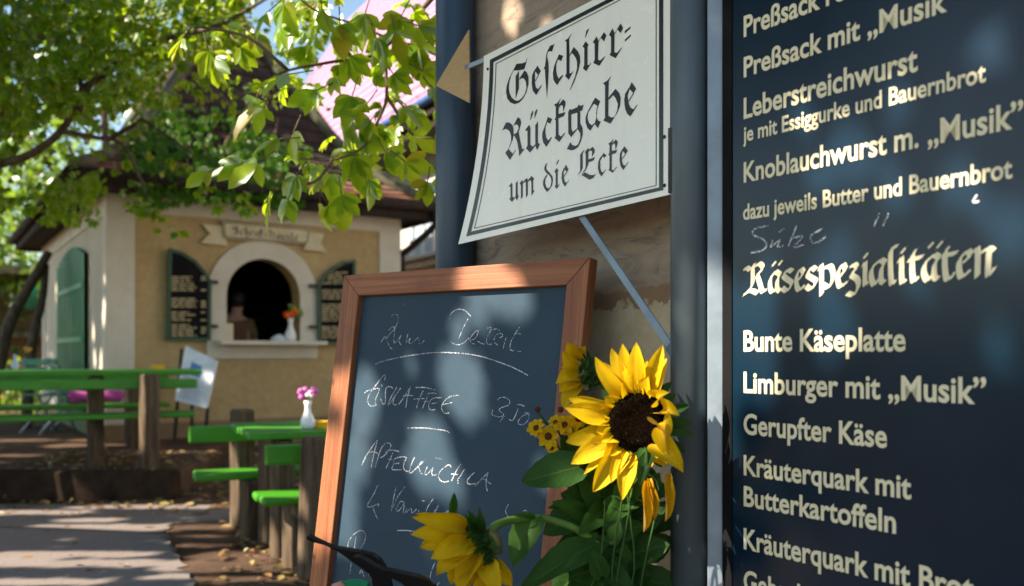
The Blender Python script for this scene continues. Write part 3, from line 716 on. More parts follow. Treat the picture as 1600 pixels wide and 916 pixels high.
def back_bench(label, p, zg, x0, x1, zseat, back_z, front=True, posts=(0, 1.9), group=None, lean=(.0, .0), hpost=.78, rp=.07, bx=None):
    """p = foot of the first post; x0..x1 extent along the bench measured from it; front: seat lies beyond the post as we see it"""
    sgn = 1 if front else -1
    t = thing('backed_bench', label, 'bench', p, group)
    for dx in posts:
        b = MB(); log(b, p+TB*dx, hpost, rp, lean); b.build('post', M['post'], t, bevel=.012)
        b = MB(); q = p+TB*dx+TA*sgn*.42; log(b, V((q.x, q.y, zg)), zseat-zg-.044, .06); b.build('leg', M['post'], t, bevel=.012)
        b = MB(); b.box(p+TB*dx+TA*sgn*.24+V((0, 0, zseat-p.z-.085)), (.07, .45, .08), T2); b.build('bearer', M['post'], t, bevel=.01)
    b = MB(); c = p+TB*(x0+x1)/2
    for off in (.15, .31):
        b.box(V((0, 0, zseat-.021))+V((c.x, c.y, 0))+TA*sgn*(off+.04), (x1-x0-(.03 if off < .2 else 0), .152, .042), T2)
    b.build('seat', M['greenpaint'], t, bevel=.014)
    b = MB(); q = c+TA*sgn*.095; zb0, zb1 = back_z
    xb_ = x0+.16 if bx is None else bx; q = q+TB*((xb_+x1)/2-(x0+x1)/2); b.box(V((q.x, q.y, (zb0+zb1)/2)), (x1-xb_, .04, zb1-zb0), T2); b.build('backrest', M['greenpaint'], t, bevel=.012)
    return t
def plank_table(label, p, x0, x1, depth, ztop, zg, legs, group):
    t = thing('plank_table', label, 'table', V((p.x, p.y, zg)), group)
    b = MB(); n = 4; w_ = depth/n
    for i in range(n):
        c = p+TB*(x0+x1)/2+TA*(w_*(i+.5)); b.box(V((c.x, c.y, ztop-.021)), (x1-x0-random.uniform(0, .03), w_-.008, .042), T2)
    b.build('tabletop', M['greenpaint'], t, bevel=.01)
    for dx in legs:
        for dd in (.18, depth-.18):
            b = MB(); q = p+TB*dx+TA*dd; log(b, V((q.x, q.y, zg)), ztop-zg-.06, .06); b.build('leg', M['post'], t, bevel=.012)
        b = MB(); q = p+TB*dx+TA*depth/2; b.box(V((q.x, q.y, ztop-.095)), (.08, depth-.1, .08), T2); b.build('bearer', M['post'], t)
    return t
random.seed(5)
GB = 'green benches with log posts'; GT = 'green plank tables'
# left set, on the terrace
pL = at(233, 733, 7.34); pL.z = TZ
back_bench('green bench in front of the long terrace table, one log post at its end', pL, TZ, -3.6, .38, .69, (.895, .975), True, (0, -1.95), GB)
q = at(318, 578, 7.72); plank_table('long green plank table on the raised terrace with vases and a yellow ashtray', V((q.x, q.y, 0)), -3.9, 0, .78, 1.045, TZ, (-.85, -2.9), GT)
q = at(165, 700, 9.0); q.z = TZ; q2 = at(190, 628, 9.05)
back_bench('farther green bench behind the long terrace table with a purple cushion on it', V((q2.x+.2, q2.y+.42, TZ)), TZ, -3.0, .1, .68, (.9, .975), False, (-.25, -2.4), GB)
# right set, beside the chalkboard
pR = at(483, 893, 4.65)
back_bench('near green bench beside the chalkboard with a leaning log post in front of its seat', pR, .02, -.23, 1.75, .432, (.61, .715), True, (0, 1.5), GB, lean=(.03, .02), hpost=.70, rp=.056, bx=-.21)
q = at(386, 680, 5.0); plank_table('short green table beside the chalkboard carrying a white vase of pink flowers', V((q.x, q.y, 0)), 0, 2.0, .82, .745, .02, (.22, 1.7), GT)
q = at(378, 822, 6.12)
back_bench('green bench standing behind the short table, its log post rising above the table edge', V((q.x, q.y, .03)), .03, -.34, 1.9, .425, (.60, .71), False, (0, 1.6), GB, hpost=.78, bx=-.35)

# things on the tables
def bloom(b, c, r, k=7):
    for i in range(k):
        d = rnd(.5).normalized() if i else V((0, 0, 0)); rr = r*random.uniform(.42, .6)
        pts = [(0, -rr), (rr*.7, -rr*.6), (rr, 0), (rr*.7, rr*.6), (0, rr)]; b.lathe(V(c)+d*r*.6, pts, 7)
def vase(label, p, h, r, mat, flowers, group=None):
    t = thing('bud_vase', label, 'vase', p, group)
    b = MB(); b.lathe(p, [(0, .001), (r*.8, .001), (r, h*.12), (r*.95, h*.3), (r*.42, h*.62), (r*.36, h*.8), (r*.55, h), (r*.45, h), (r*.28, h*.8), (0, h*.78)], 20); b.build('vase_body', mat, t, smooth=True)
    s_ = MB()
    for mt, off, hh, rr in flowers:
        c = p+V(off)+V((0, 0, h+hh)); s_.tube([p+V((0, 0, h*.8)), c], .004, 5)
        b = MB(); bloom(b, c, rr); b.build('bloom', M[mt], t, smooth=True)
    s_.build('stem', M['stem'], t)
    return t
random.seed(9)
p = at(481, 662, 5.3); p.z = .746
vase('white bud vase with a pink and white bloom on the short table', p, .165, .045, M['white'], [('pinkflower', (-.03, 0, 0), .045, .04), ('white', (.012, -.01, 0), .035, .025), ('pinkflower', (.035, 0, 0), .05, .03)])
p = at(24, 570, 7.95); p.z = 1.046
vase('small glass vase with green sprigs on the far left of the terrace table', p, .13, .035, M['glass'], [('sflightleaf', (-.01, 0, 0), .06, .035), ('sflightleaf', (.01, 0, 0), .03, .03), ('yellow', (.09, .03, 0), .05, .035)])
def ashtray(label, px, py, Y, z):
    p = at(px, py, Y); b = MB(); p.z = z
    b.lathe(p, [(0, .001), (.05, .001), (.055, .04), (.045, .04), (.04, .012), (0, .012)], 16); tag(b.build('ashtray', M['yellow'], smooth=False), label, 'ashtray', 'yellow ashtrays')
ashtray('yellow ashtray near the right end of the terrace table', 247, 576, 7.95, 1.046)
ashtray('yellow ashtray on the short table half hidden by the chalkboard frame', 501, 657, 5.35, .746)
b = MB(); c = at(150, 622, 8.95); c.z = .685
for i, (dx, rr) in enumerate(((-.21, .05), (-.15, .062), (0, .058), (.15, .06), (.24, .05))): pass
b.tube(smooth_path([c+TB*-.24+V((0, 0, .05)), c+TB*-.19+V((0, 0, .065)), c+V((0, 0, .06)), c+TB*.2+V((0, 0, .065)), c+TB*.25+V((0, 0, .05))], 4), [.035]+[.062, .066, .064, .06, .058, .056, .054, .056, .058, .06, .062, .06, .058]+[.05]*2+[.03], 12)
tag(b.build('cushion', M['purple'], smooth=True), 'rolled purple cushion lying on the bench behind the terrace table', 'cushion')
# chairs by the kiosk's left wall
def folding_chair(label, p, yaw, group):
    t = thing('folding_chair', label, 'chair', p, group); ax = axes(yaw)
    def L(x, y, z): return p+ax[0]*x+ax[1]*y+V((0, 0, z))
    for sx in (-.21, .21):
        b = MB(); b.tube([L(sx, -.22, 0), L(sx, .2, .86)], .012, 6); b.tube([L(sx*.9, .24, 0), L(sx*.9, -.2, .46)], .012, 6); b.build('side_frame', M['metal'], t, smooth=True)
    b = MB()
    for i in range(5): b.box(L(0, -.19+i*.085, .455), (.44, .07, .018), ax)
    b.build('seat', M['tealgreen'], t, bevel=.004)
    b = MB()
    for z in (.66, .75, .84): b.box(L(0, .11+(z-.66)*.45, z), (.46, .018, .075), ax)
    b.build('backrest', M['tealgreen'], t, bevel=.004)
    return t
for px, Y, yw, lab in ((76, 10.6, 150, 'teal green folding garden chair nearest the end of the far bench by the kiosk wall'), (106, 11.3, 130, 'dark green folding garden chair close against the lattice shutter of the kiosk'),):
    p = at(px, 600, Y); p.z = TZ; folding_chair(lab, p, R(yw), 'folding chairs by the kiosk')
# poster stand in front of the kiosk
ps = thing('poster_stand', 'leaning poster stand with a pale blue printed sheet in front of the kiosk wall', 'poster stand', at(300, 640, 9.3))
corners = [at(290, 541, 9.42), at(338, 565, 9.3), at(322, 638, 9.12), at(273, 626, 9.2)]
b = MB(); b.prism(corners, V((.01, .03, 0))); b.build('poster', M['paper'], ps)
def bl(u, v, o=.004):
    a_, b_, c_, d_ = corners; p = (a_*(1-u)+b_*u)*(1-v)+(d_*(1-u)+c_*u)*v; return p-V((.01, .03, 0)).normalized()*o
b = MB(); b.add([bl(.28, .22), bl(.62, .22), bl(.62, .46), bl(.28, .46)], [(0, 1, 2, 3)]); b.build('picture', M['posterblue'], ps)
b = MB()
for i in range(9):
    v = .52+i*.047; b.add([bl(.1, v), bl(.1+random.uniform(.55, .8), v), bl(.1+.7, v+.018), bl(.1, v+.018)], [(0, 1, 2, 3)])
b.build('print', M['postergrey'], ps)
for (x, y, Y, xb, yb) in ((284, 545, 9.5, 270, 690), (330, 570, 9.5, 318, 690), (300, 560, 9.55, 300, 686)):
    a_ = at(x, y, Y); c_ = at(xb, yb, Y+.1); c_.z = max(.02, soil_h(c_.x, c_.y)-.02); b = MB(); b.tube([a_, c_], .018, 6); b.build('leg', M['iron'], ps)

# person and vase inside the kiosk
def skin_body(name, verts, edges, radii, mat, parent=None, sub=2, root=0):
    me = bpy.data.meshes.new(name); me.from_pydata([tuple(v) for v in verts], edges, []); me.update()
    o = bpy.data.objects.new(name, me); COL.objects.link(o); sk = o.modifiers.new('skin', 'SKIN'); sk.use_smooth_shade = True
    for i, r in enumerate(radii):
        d = me.skin_vertices[0].data[i]; d.radius = (r, r*.82 if isinstance(r, float) else r); d.use_root = (i == root)
    s_ = o.modifiers.new('sub', 'SUBSURF'); s_.levels = sub; s_.render_levels = sub
    me.materials.append(mat)
    if parent: adopt(o, parent)
    return o
hd = at(361, 466, 1.0); hY = 11.05
pp_ = at(368, 500, hY); base = V((pp_.x, pp_.y, .02))
pax = axes(R(15))
def Pp(x, y, z): return base+pax[0]*x+pax[1]*y+V((0, 0, z))
headz = at(360, 468, hY).z-.02
per = thing('person', 'dark haired person in a tan shirt standing inside the kiosk hatch', 'person', base)
zS = headz-.24
vs = [Pp(0, 0, zS-.52), Pp(0, 0, zS-.28), Pp(0, .01, zS-.04), Pp(0, .03, zS+.05), Pp(.02, .05, zS+.14), Pp(.02, .06, zS+.27),
      Pp(-.17, 0, zS-.05), Pp(-.23, .03, zS-.32), Pp(-.18, .22, zS-.46), Pp(-.15, .30, zS-.48), Pp(.17, 0, zS-.05), Pp(.24, .02, zS-.32), Pp(.2, .2, zS-.46), Pp(.17, .28, zS-.48),
      Pp(-.09, 0, zS-.6), Pp(-.1, .02, (zS-.52)*.5), Pp(-.1, 0, .06), Pp(-.1, .14, .04), Pp(.09, 0, zS-.6), Pp(.1, .02, (zS-.52)*.5), Pp(.1, 0, .06), Pp(.1, .14, .04)]
eg = [(0, 1), (1, 2), (2, 3), (3, 4), (4, 5), (2, 6), (6, 7), (7, 8), (8, 9), (2, 10), (10, 11), (11, 12), (12, 13), (0, 14), (14, 15), (15, 16), (16, 17), (0, 18), (18, 19), (19, 20), (20, 21)]
ra_ = [.15, .15, .14, .058, .088, .08, .07, .05, .04, .035, .07, .05, .04, .035, .10, .07, .05, .04, .10, .07, .05, .04]
skin_body('body', vs, eg, ra_, M['skin'], per)
sv = [Pp(0, 0, zS-.56), Pp(0, 0, zS-.28), Pp(0, .01, zS-.03), Pp(-.17, 0, zS-.045), Pp(-.225, .02, zS-.26), Pp(.17, 0, zS-.045), Pp(.235, .02, zS-.26)]
skin_body('shirt', sv, [(0, 1), (1, 2), (2, 3), (3, 4), (2, 5), (5, 6)], [.175, .17, .15, .09, .072, .09, .072], M['shirt'], per)
b = MB()
hc = Pp(.02, .035, zS+.235); pr_ = [(0, -.10), (.07, -.085), (.098, -.03), (.10, .02), (.08, .075), (.04, .105), (0, .112)]; b.lathe(hc, pr_, 16); b.build('hair', M['hair'], per, smooth=True)
b = MB(); fz = zS+.2
for ex in (-.032, .032): b.lathe(Pp(.02+ex, .135, fz+.01), [(0, -.012), (.012, 0), (0, .012)], 8)
b.build('eyes', M['hair'], per); b = MB(); b.lathe(Pp(.02, .145, fz-.03), [(0, -.02), (.014, -.01), (.008, .02), (0, .03)], 8); b.build('nose', M['skin'], per, smooth=True)
# on the hatch sill
random.seed(21)
p = kf(454, 533, .05); p.z = zsill+.006
vase('tall white vase with orange flowers on the kiosk hatch sill', p, .27, .07, M['white'], [('orange', (-.02, 0, 0), .05, .07), ('orange', (.04, 0, 0), .07, .06), ('stem', (.10, .03, 0), .06, .06), ('stem', (0, .03, 0), .12, .06)])
b = MB(); p = kf(357, 533, -.05); p.z = zsill+.006; b.box(p+V((0, 0, .10)), (.09, .09, .2), KAX); tag(b.build('napkin_box', M['signcream'], bevel=.008), 'cream upright napkin box at the left of the hatch sill', 'box')
b = MB(); p = kf(436, 532, -.02); p.z = zsill+.006; b.lathe(p, [(0, 0), (.09, .0), (.10, .03), (.06, .06), (0, .085)], 10); tag(b.build('crumpled_cloth', M['paper'], smooth=True), 'crumpled white cloth on the hatch sill beside the white vase', 'cloth')

# leaning dark trunks at the kiosk's left rear
vt = thing('vine_trunk', 'dark leaning vine trunks at the left rear corner of the kiosk', 'vine', at(5, 640, 11.5))
for pts, r0 in (([(-20, 640), (10, 520), (45, 450), (76, 395)], .09), ([(40, 640), (50, 540), (66, 470), (72, 415)], .07)):
    b = MB(); P_ = [at(x, y, 11.3+i*.25) for i, (x, y) in enumerate(pts)]; P_[0].z = TZ-.05; b.tube(smooth_path(P_, 5), [r0*(1-.4*i/15) for i in range(16)], 9); b.build('trunk', M['bark'], vt, smooth=True)
# garden stall far left
st_ = thing('garden_stall', 'small far stall with a brown roof and a green lantern', 'stall', at(10, 560, 22))
SAX = axes(R(15)); c0 = at(5, 560, 22); c0.z = 0
b = MB(); b.box(c0+V((0, 0, 1.6)), (4.6, 2.2, .12), SAX); b.box(c0+V((0, 0, 3.1)), (5.2, 3.0, .18), SAX); b.build('roof', M['hip'], st_)
b = MB(); b.box(c0+SAX[1]*.9+V((0, 0, 1.5)), (4.6, .1, 3.0), SAX); b.build('back_wall', M['purple'] if False else M['plinth'], st_)
for sx in (-2.2, 2.2):
    b = MB(); b.box(c0+SAX[0]*sx-SAX[1]*1.0+V((0, 0, 1.5)), (.12, .12, 3.0), SAX); b.build('post', M['tealgreen'], st_)
p = at(52, 465, 21); b = MB(); b.lathe(p, [(0, -.3), (.2, -.26), (.3, 0), (.2, .26), (0, .3)], 12); b.tube([p+V((0, 0, .3)), p+V((0, 0, .6))], .03, 6); b.build('lantern', M['tealgreen'], st_, smooth=True)
b = MB(); c = at(20, 545, 17); b.box(V((c.x, c.y, .4)), (3.5, .5, .8), SAX); 
hb_ = thing('flower_border', 'far bed of mixed flowers and shrubs left of the kiosk', 'flower bed', V((c.x, c.y, 0)))
lst = []; random.seed(31)
for _ in range(900):
    p = V((c.x+random.uniform(-2.6, 2.6), c.y+random.uniform(-.6, .6), abs(random.gauss(0, .45)))); lst.append((tuple(p), tuple(rnd()+V((0, 0, .4))), tuple(rnd()), random.uniform(.12, .22)))
leaf_obj('foliage', lst, M['farleaf'], hb_, small=True)
lst = []
for _ in range(60):
    p = V((c.x+random.uniform(-2.6, 2.6), c.y+random.uniform(-.7, .1), random.uniform(.3, 1.0))); lst += [(tuple(p), tuple(rnd()), tuple(rnd()), .14) for _ in range(4)]
leaf_obj('blossoms', lst, M['dryleaf'], hb_, small=True)

# fallen leaves on the ground
lst = []; random.seed(41)
def soil_here(): return None
for _ in range(4200):
    x = random.uniform(-4.2, .2); y = random.uniform(2.8, 8.6)
    z = TZ+.012 if (y > 7.2 and x < -2.75) else soil_h(x, y)+.016
    d = V((random.gauss(0, 1), random.gauss(0, 1), random.gauss(0, .15))); n_ = V((random.gauss(0, .35), random.gauss(0, .35), 1))
    inpath = (onz(330, 811, 0).y > y) and x < -.32*y*1.02
    if inpath and random.random() < .94: continue
    lst.append(((x, y, z), tuple(d), tuple(n_), random.uniform(.03, .09)))
o = leaf_obj('fallen_leaves', lst, M['dryleaf']); tag(o, kind='stuff')
# ================================================================== stone wall corner with pipes
def wp(px): return onp(px, 550, P_W, N_W)
wl, wr = wp(738), P_W-A_W*2.4; wl.z = wr.z = 0
b = MB(); b.prism([wl, wr, wr-N_W*.5, wl-N_W*.5], (0, 0, 3.4)); tag(b.build('stone_wall', M['stone'], bevel=.012), 'sandstone wall with patchy grey brown plaster behind the chalkboard and the pipes', 'wall')
YP = 1.80; cR = at(1077, 550, YP); cR.z = 0
def pipe_thing(name, label, c, r, mat, z0=0, z1=3.4, collars=()):
    t = thing(name, label, 'pipe', c)
    b = MB(); b.tube([c+V((0, 0, z0)), c+V((0, 0, z1))], r, 40); o_ = b.build('pipe_body', mat, t, smooth=False)
    for p_ in o_.data.polygons: p_.use_smooth = len(p_.vertices) == 4
    return t
pipe_thing('steel_post', 'grey blue painted round steel post between the return sign and the menu board', cR, .0375, M['pipe'])
cL = at(711, 550, 2.66); cL.z = 0
pipe_thing('downpipe', 'thick dark blue downpipe at the corner of the stone wall behind the gold arrow', cL, .058, M['darkpipe'])

# ================================================================== dish-return sign
sgn = thing('return_sign', 'white enamel sign reading Geschirr-Rückgabe um die Ecke fixed to the grey post', 'sign', sg(1047, 304))
CURL = {}
def curl(px, py):
    """the sheet's lower left corner is bent gently towards us"""
    a = max(0, (860-px)/145); c_ = max(0, (py-120)/260); return .020*a*a*c_
def sgc(px, py, off): return sg(px, py, off)
def left_edge(py):  # curved left edge of the sheet
    s_ = (py-88)/(382-88); return 756-3*s_-37*max(0, s_)**2
def s_grid(uvpoly): pass
def edge_pt(u, v, inset=0):
    """sheet coordinates: u 0 left .. 1 right, v 0 top .. 1 bottom (in the photograph)"""
    L = V((0, 0, 0)); yl = 88+(382-88)*v; xl = left_edge(yl)
    yr = -62+(304+62)*v; xr = 1047
    return xl+(xr-xl)*u, yl+(yr-yl)*u
b = MB(); NU, NV = 14, 12
for side, off in ((0, .0), (1, -.0022)):
    vs = []
    for j in range(NV+1):
        for i in range(NU+1): x, y = edge_pt(i/NU, j/NV); vs.append(sg(x, y, off))
    fs = [(j*(NU+1)+i, j*(NU+1)+i+1, (j+1)*(NU+1)+i+1, (j+1)*(NU+1)+i) for j in range(NV) for i in range(NU)]
    b.add(vs, fs)
rim = [(0, j/NV) for j in range(NV+1)]+[(i/NU, 1) for i in range(1, NU+1)]+[(1, 1-j/NV) for j in range(1, NV+1)]+[(1-i/NU, 0) for i in range(1, NU+1)]
for (u0, v0), (u1, v1) in zip(rim[:-1], rim[1:]):
    q0, q1 = edge_pt(u0, v0), edge_pt(u1, v1); b.add([sg(*q0, 0), sg(*q1, 0), sg(*q1, -.0022), sg(*q0, -.0022)], [(0, 1, 2, 3)])
b.build('panel', M['signwhite'], sgn)
# border: a thick and a thin line following the edges
def border(b, d0, d1, off):
    """ring between insets d0 and d1 (pixels from the edges); insets horizontally scaled"""
    def P(side, s_, d):
        if side == 'L': x0, y0 = edge_pt(0, s_); return x0+d, y0-d*.42*(1-s_)-d*.25*s_
        if side == 'R': return 1047-d*1.18, -62+366*s_
    def quad(d, n=12):
        # corners
        def top(x): return 88+(x-756)*(-62-88)/(1047-756)
        def bot(x): return 382+(x-716)*(304-382)/(1047-716)
        pts = []
        for i in range(n+1):
            s_ = i/n; y = 88+(382-88)*s_; pts.append([left_edge(y)+d, y])
        # clip left edge to inset top/bottom lines
        it = lambda x: top(x)+d*1.15; ib = lambda x: bot(x)-d*1.02
        L = []
        for i in range(n+1):
            s_ = i/n; ya = 88-d*.4; yb = 382
            y = (88+d*.62)+((382-d*1.30)-(88+d*.62))*s_; L.append((left_edge(y)+d*1.02, y))
        xr = 1047-d*1.16
        L[0] = (L[0][0], it(L[0][0])); L[-1] = (L[-1][0], ib(L[-1][0]))
        top_ = [(L[0][0]+(xr-L[0][0])*i/8, it(L[0][0]+(xr-L[0][0])*i/8)) for i in range(1, 9)]
        bot_ = [(L[-1][0]+(xr-L[-1][0])*i/8, ib(L[-1][0]+(xr-L[-1][0])*i/8)) for i in range(1, 9)]
        rt = [(xr, it(xr)+(ib(xr)-it(xr))*i/8) for i in range(1, 8)]
        return L+bot_+rt[::-1]+top_[::-1]
    A, B = quad(d0), quad(d1); n = len(A)
    for i in range(n):
        j = (i+1) % n; b.add([sg(*A[i], off), sg(*A[j], off), sg(*B[j], off), sg(*B[i], off)], [(0, 1, 2, 3)])
b = MB(); border(b, 9.2, 15.0, .0006); border(b, 18.2, 19.4, .0006); b.build('border', M['ink'], sgn)
def polyset(b, crop, polys, fn, off):
    x0, y0, sc = crop
    for poly in polys:
        pts = [fn(x0+x/sc, y0+y/sc, off) for x, y in poly]; n = len(b.v)
        b.add(pts, [tuple(range(len(pts)))])
CA, CB, CC, CD = (780, 60, 7.633), (880, 20, 7.633), (775, 150, 7.633), (885, 110, 7.633); CE, CF = (785, 230, 8.327), (885, 200, 8.327)
WORDS = [
 [(CA, [  # Gesch
  [(165,385),(205,305),(285,295),(318,280),(330,235),(333,240),(322,295),(298,370),(235,382)],
  [(165,385),(120,470),(90,560),(82,640),(95,715),(130,765),(180,785),(235,770),(285,720),(325,640),(350,540),(350,460),(330,410),(302,382),(240,480),(240,495),(270,475),(295,480),(318,520),(325,590),(305,660),(270,715),(225,745),(190,740),(150,710),(125,660),(115,590),(120,520),(140,450),(170,386)],
  [(235,385),(195,455),(195,720),(235,600)],
  [(425,368),(392,440),(387,540),(400,625),(440,678),(503,575),(503,553),(465,605),(440,590),(428,540),(425,430),(432,380)],
  [(455,325),(497,390),(468,442),(422,385)], [(466,436),(474,440),(432,515),(428,505)],
  [(560,200),(575,150),(610,85),(640,80),(658,60),(655,80),(630,158),(600,152),(578,170),(570,215),(588,290),(590,400),(578,600),(570,720),(560,600),(548,450),(545,365),(527,375),(545,330),(555,260)],
  [(712,190),(763,210),(738,272),(690,245)], [(690,240),(655,330),(640,410),(645,490),(665,530),(692,557),(760,450),(760,430),(710,480),(690,440),(680,390),(680,310),(702,250)]]),
  (CB, [  # hirr-
  [(105,240),(70,315),(75,500),(75,720),(90,725),(120,695),(115,710),(65,800),(22,755),(38,720),(38,350),(20,330),(55,310)],
  [(75,505),(125,408),(175,460),(200,520),(203,590),(180,690),(130,830),(82,925),(78,920),(140,760),(165,660),(165,590),(150,540),(115,490),(100,482),(75,518)],
  [(310,185),(305,200),(265,298),(262,290),(275,215)], [(268,340),(303,385),(290,400),(290,620),(305,625),(335,590),(330,605),(275,700),(235,665),(250,625),(250,420),(230,405)],
  [(395,285),(415,320),(420,335),(415,560),(440,570),(500,515),(497,530),(430,635),(358,600),(375,560),(375,370),(352,355)], [(415,350),(485,232),(515,270),(487,345),(450,300),(420,355)],
  [(588,185),(608,230),(612,240),(610,470),(640,480),(700,410),(697,425),(625,543),(552,505),(570,470),(570,290),(545,265)], [(610,250),(682,130),(715,180),(685,243),(645,200),(615,258)],
  [(735,215),(805,160),(800,190),(733,250)], [(735,320),(807,255),(802,285),(733,348)]])],
 [(CC, [  # Rück
  [(72,415),(120,315),(160,318),(195,345),(208,390),(210,470),(200,520),(150,635),(200,690),(238,635),(235,650),(165,765),(110,680),(150,625),(180,540),(178,470),(160,420),(125,395),(95,400)],
  [(205,360),(260,252),(290,275),(300,320),(275,415),(225,475),(210,478),(210,460),(245,440),(268,390),(265,355),(245,340),(225,345)],
  [(225,470),(268,420),(285,520),(310,630),(340,635),(275,718),(270,650),(250,540),(222,482)],
  [(435,178),(445,180),(440,215),(412,285),(408,285),(418,210)], [(485,158),(493,160),(490,190),(460,265),(456,265),(463,195)],
  [(395,345),(410,380),(410,580),(435,605),(470,575),(470,590),(405,678),(358,625),(375,595),(375,415),(345,415),(360,390)], [(500,300),(500,560),(522,575),(492,648),(468,600),(468,350)],
  [(618,250),(670,275),(645,332),(600,305)], [(605,300),(570,390),(552,440),(550,500),(565,560),(600,610),(665,500),(662,490),(620,530),(600,500),(588,440),(590,370),(614,310)],
  [(775,25),(748,95),(745,215),(745,460),(775,485),(822,435),(820,450),(755,550),(697,500),(712,480),(712,290),(697,285),(712,255),(712,130),(692,105),(730,85)],
  [(750,105),(800,40),(830,70),(828,105),(802,190),(800,150),(795,115),(775,110),(750,140)], [(744,215),(800,200),(828,190),(810,240),(744,270)]]),
  (CD, [  # gabe
  [(40,460),(58,490),(58,690),(75,735),(130,690),(130,702),(55,800),(22,750),(20,500)], [(22,500),(40,460),(60,470),(130,440),(148,405),(165,425),(205,410),(190,475),(160,490),(150,490),(128,505),(60,525),(25,522)],
  [(130,500),(165,488),(165,630),(192,690),(194,760),(174,843),(138,916),(92,948),(55,955),(5,939),(46,857),(69,893),(110,902),(138,884),(165,815),(165,751),(130,695)],
  [(345,325),(403,370),(378,430),(308,385)], [(310,384),(255,490),(228,560),(228,620),(250,690),(285,722),(335,640),(330,630),(305,655),(270,630),(250,570),(260,500),(327,397)], [(380,425),(365,480),(360,560),(380,600),(410,612),(375,690),(335,640),(355,570),(355,490),(368,422)],
  [(540,60),(505,130),(500,320),(500,540),(530,560),(572,560),(525,637),(440,600),(460,565),(460,180),(435,155),(490,120)], [(500,328),(585,220),(630,270),(648,330),(640,420),(610,500),(528,632),(512,600),(575,550),(605,480),(612,400),(590,340),(560,295),(505,352)],
  [(778,140),(833,220),(800,275),(745,215)], [(745,205),(700,280),(688,360),(700,460),(725,520),(762,552),(848,415),(845,405),(800,465),(765,445),(745,400),(735,360),(730,300),(752,225)], [(796,268),(804,276),(742,378),(738,365)]])],
 [(CE, [  # um die
  [(118,460),(130,490),(130,640),(150,660),(185,635),(125,715),(92,680),(105,650),(105,515),(80,515),(95,495)], [(198,440),(198,610),(210,640),(188,697),(165,650),(172,630),(172,470)],
  [(258,425),(265,450),(265,640),(240,680),(240,500),(225,470)], [(318,400),(330,420),(330,620),(305,660),(303,460),(290,440)], [(263,465),(290,425),(318,400),(300,445),(265,477)],
  [(378,375),(412,410),(400,440),(400,560),(418,565),(378,635),(375,450),(352,410)], [(328,440),(352,405),(378,378),(365,425),(330,454)],
  [(580,355),(555,385),(530,440),(527,490),(545,540),(580,585),(602,560),(600,540),(575,525),(555,470),(560,415),(587,368)], [(585,205),(570,250),(575,290),(620,340),(650,380),(658,430),(645,500),(600,567),(597,542),(625,510),(637,450),(630,400),(605,362),(575,345),(545,295),(545,265),(560,225)],
  [(733,160),(735,175),(705,235),(700,230),(710,190)], [(705,272),(728,305),(718,320),(718,490),(730,500),(748,470),(745,485),(708,545),(680,515),(692,490),(692,340),(675,320)],
  [(825,228),(860,290),(840,325),(800,285)], [(800,268),(775,330),(768,400),(780,460),(812,515),(868,430),(865,425),(835,465),(812,450),(800,400),(795,340),(806,290)], [(836,318),(843,325),(802,388),(798,378)]]),
  (CF, [  # Ecke
  [(238,275),(210,340),(212,520),(190,570),(140,620),(178,560),(178,350),(200,320)], [(295,260),(285,300),(285,410),(285,470),(250,550),(150,660),(200,600),(245,530),(250,480),(250,340),(240,315),(270,275)],
  [(284,290),(345,245),(368,285),(365,320),(332,380),(330,350),(335,310),(315,290),(286,312)], [(283,410),(345,390),(372,375),(355,420),(330,435),(283,447)], [(200,610),(240,578),(300,610),(345,615),(385,600),(350,650),(300,675),(260,650),(210,622)],
  [(480,325),(520,355),(495,392),(462,362)], [(465,354),(430,400),(412,450),(410,530),(425,590),(455,632),(515,545),(512,540),(475,580),(455,570),(440,520),(440,430),(472,370)],
  [(618,135),(590,200),(590,270),(590,540),(610,555),(658,500),(655,515),(600,585),(548,548),(560,525),(560,360),(545,355),(560,320),(560,225),(543,205),(580,180)], [(592,200),(645,150),(668,185),(660,225),(637,285),(635,240),(630,205),(610,205),(592,227)], [(588,300),(640,290),(662,280),(645,325),(588,347)],
  [(752,238),(800,295),(770,345),(722,290)], [(722,278),(695,340),(690,420),(705,500),(740,548),(805,450),(803,440),(765,490),(738,480),(722,430),(718,360),(730,300)], [(766,338),(774,344),(722,410),(720,398)]])],
]
WORDS = [WORDS[0], WORDS[1], [(CE, WORDS[2][0][1][:7])], [(CE, WORDS[2][0][1][7:])], [WORDS[2][1]]]
for wd in WORDS:
    b = MB(); k = 0
    for crop, polys in wd:
        for poly in polys:
            polyset(b, crop, [poly], sg, .0006+.00003*k); k = (k+1) % 5
    b.build('lettering', M['ink'], sgn, tri=True)
# clamp strip at the post, rod, arrow and brace
b = MB(); b.prism([sg(1043.5, 200, .004), sg(1051, 199, .004), sg(1051, 301, .004), sg(1043.5, 302, .004)], N_S*-.012); b.build('clamp', M['iron'], sgn, bevel=.001)
for (x, y) in ((1038, 214), (1038, 290), (762, 108)):
    b = MB(); b.lathe(sg(x, y, .0007), [(0, .0022), (.003, .0018), (.0042, 0), (0, -.001)], 12, N_S); b.build('screw', M['iron'], sgn, smooth=True)
arw = thing('pointer_arrow', 'gold painted metal arrowhead pointing left on a thin rod beside the white sign', 'arrow', sg(680, 135))
b = MB(); b.prism([sg(x, y, -.012) for x, y in ((680.5, 134), (732, 46.5), (733, 161))], N_S*-.005); b.build('arrowhead', M['gold'], arw, bevel=.0008)
b = MB(); p0, p1 = sg(728, 107, -.018), sg(800, 77, -.018); d = (p1-p0).normalized(); b.box((p0+p1)/2, ((p1-p0).length, .012, .012), (d, N_S, d.cross(N_S))); b.build('rod', M['metal'], arw)
M['brace'] = plain('brace_paint', (.20, .27, .33), .45, .5, .2)
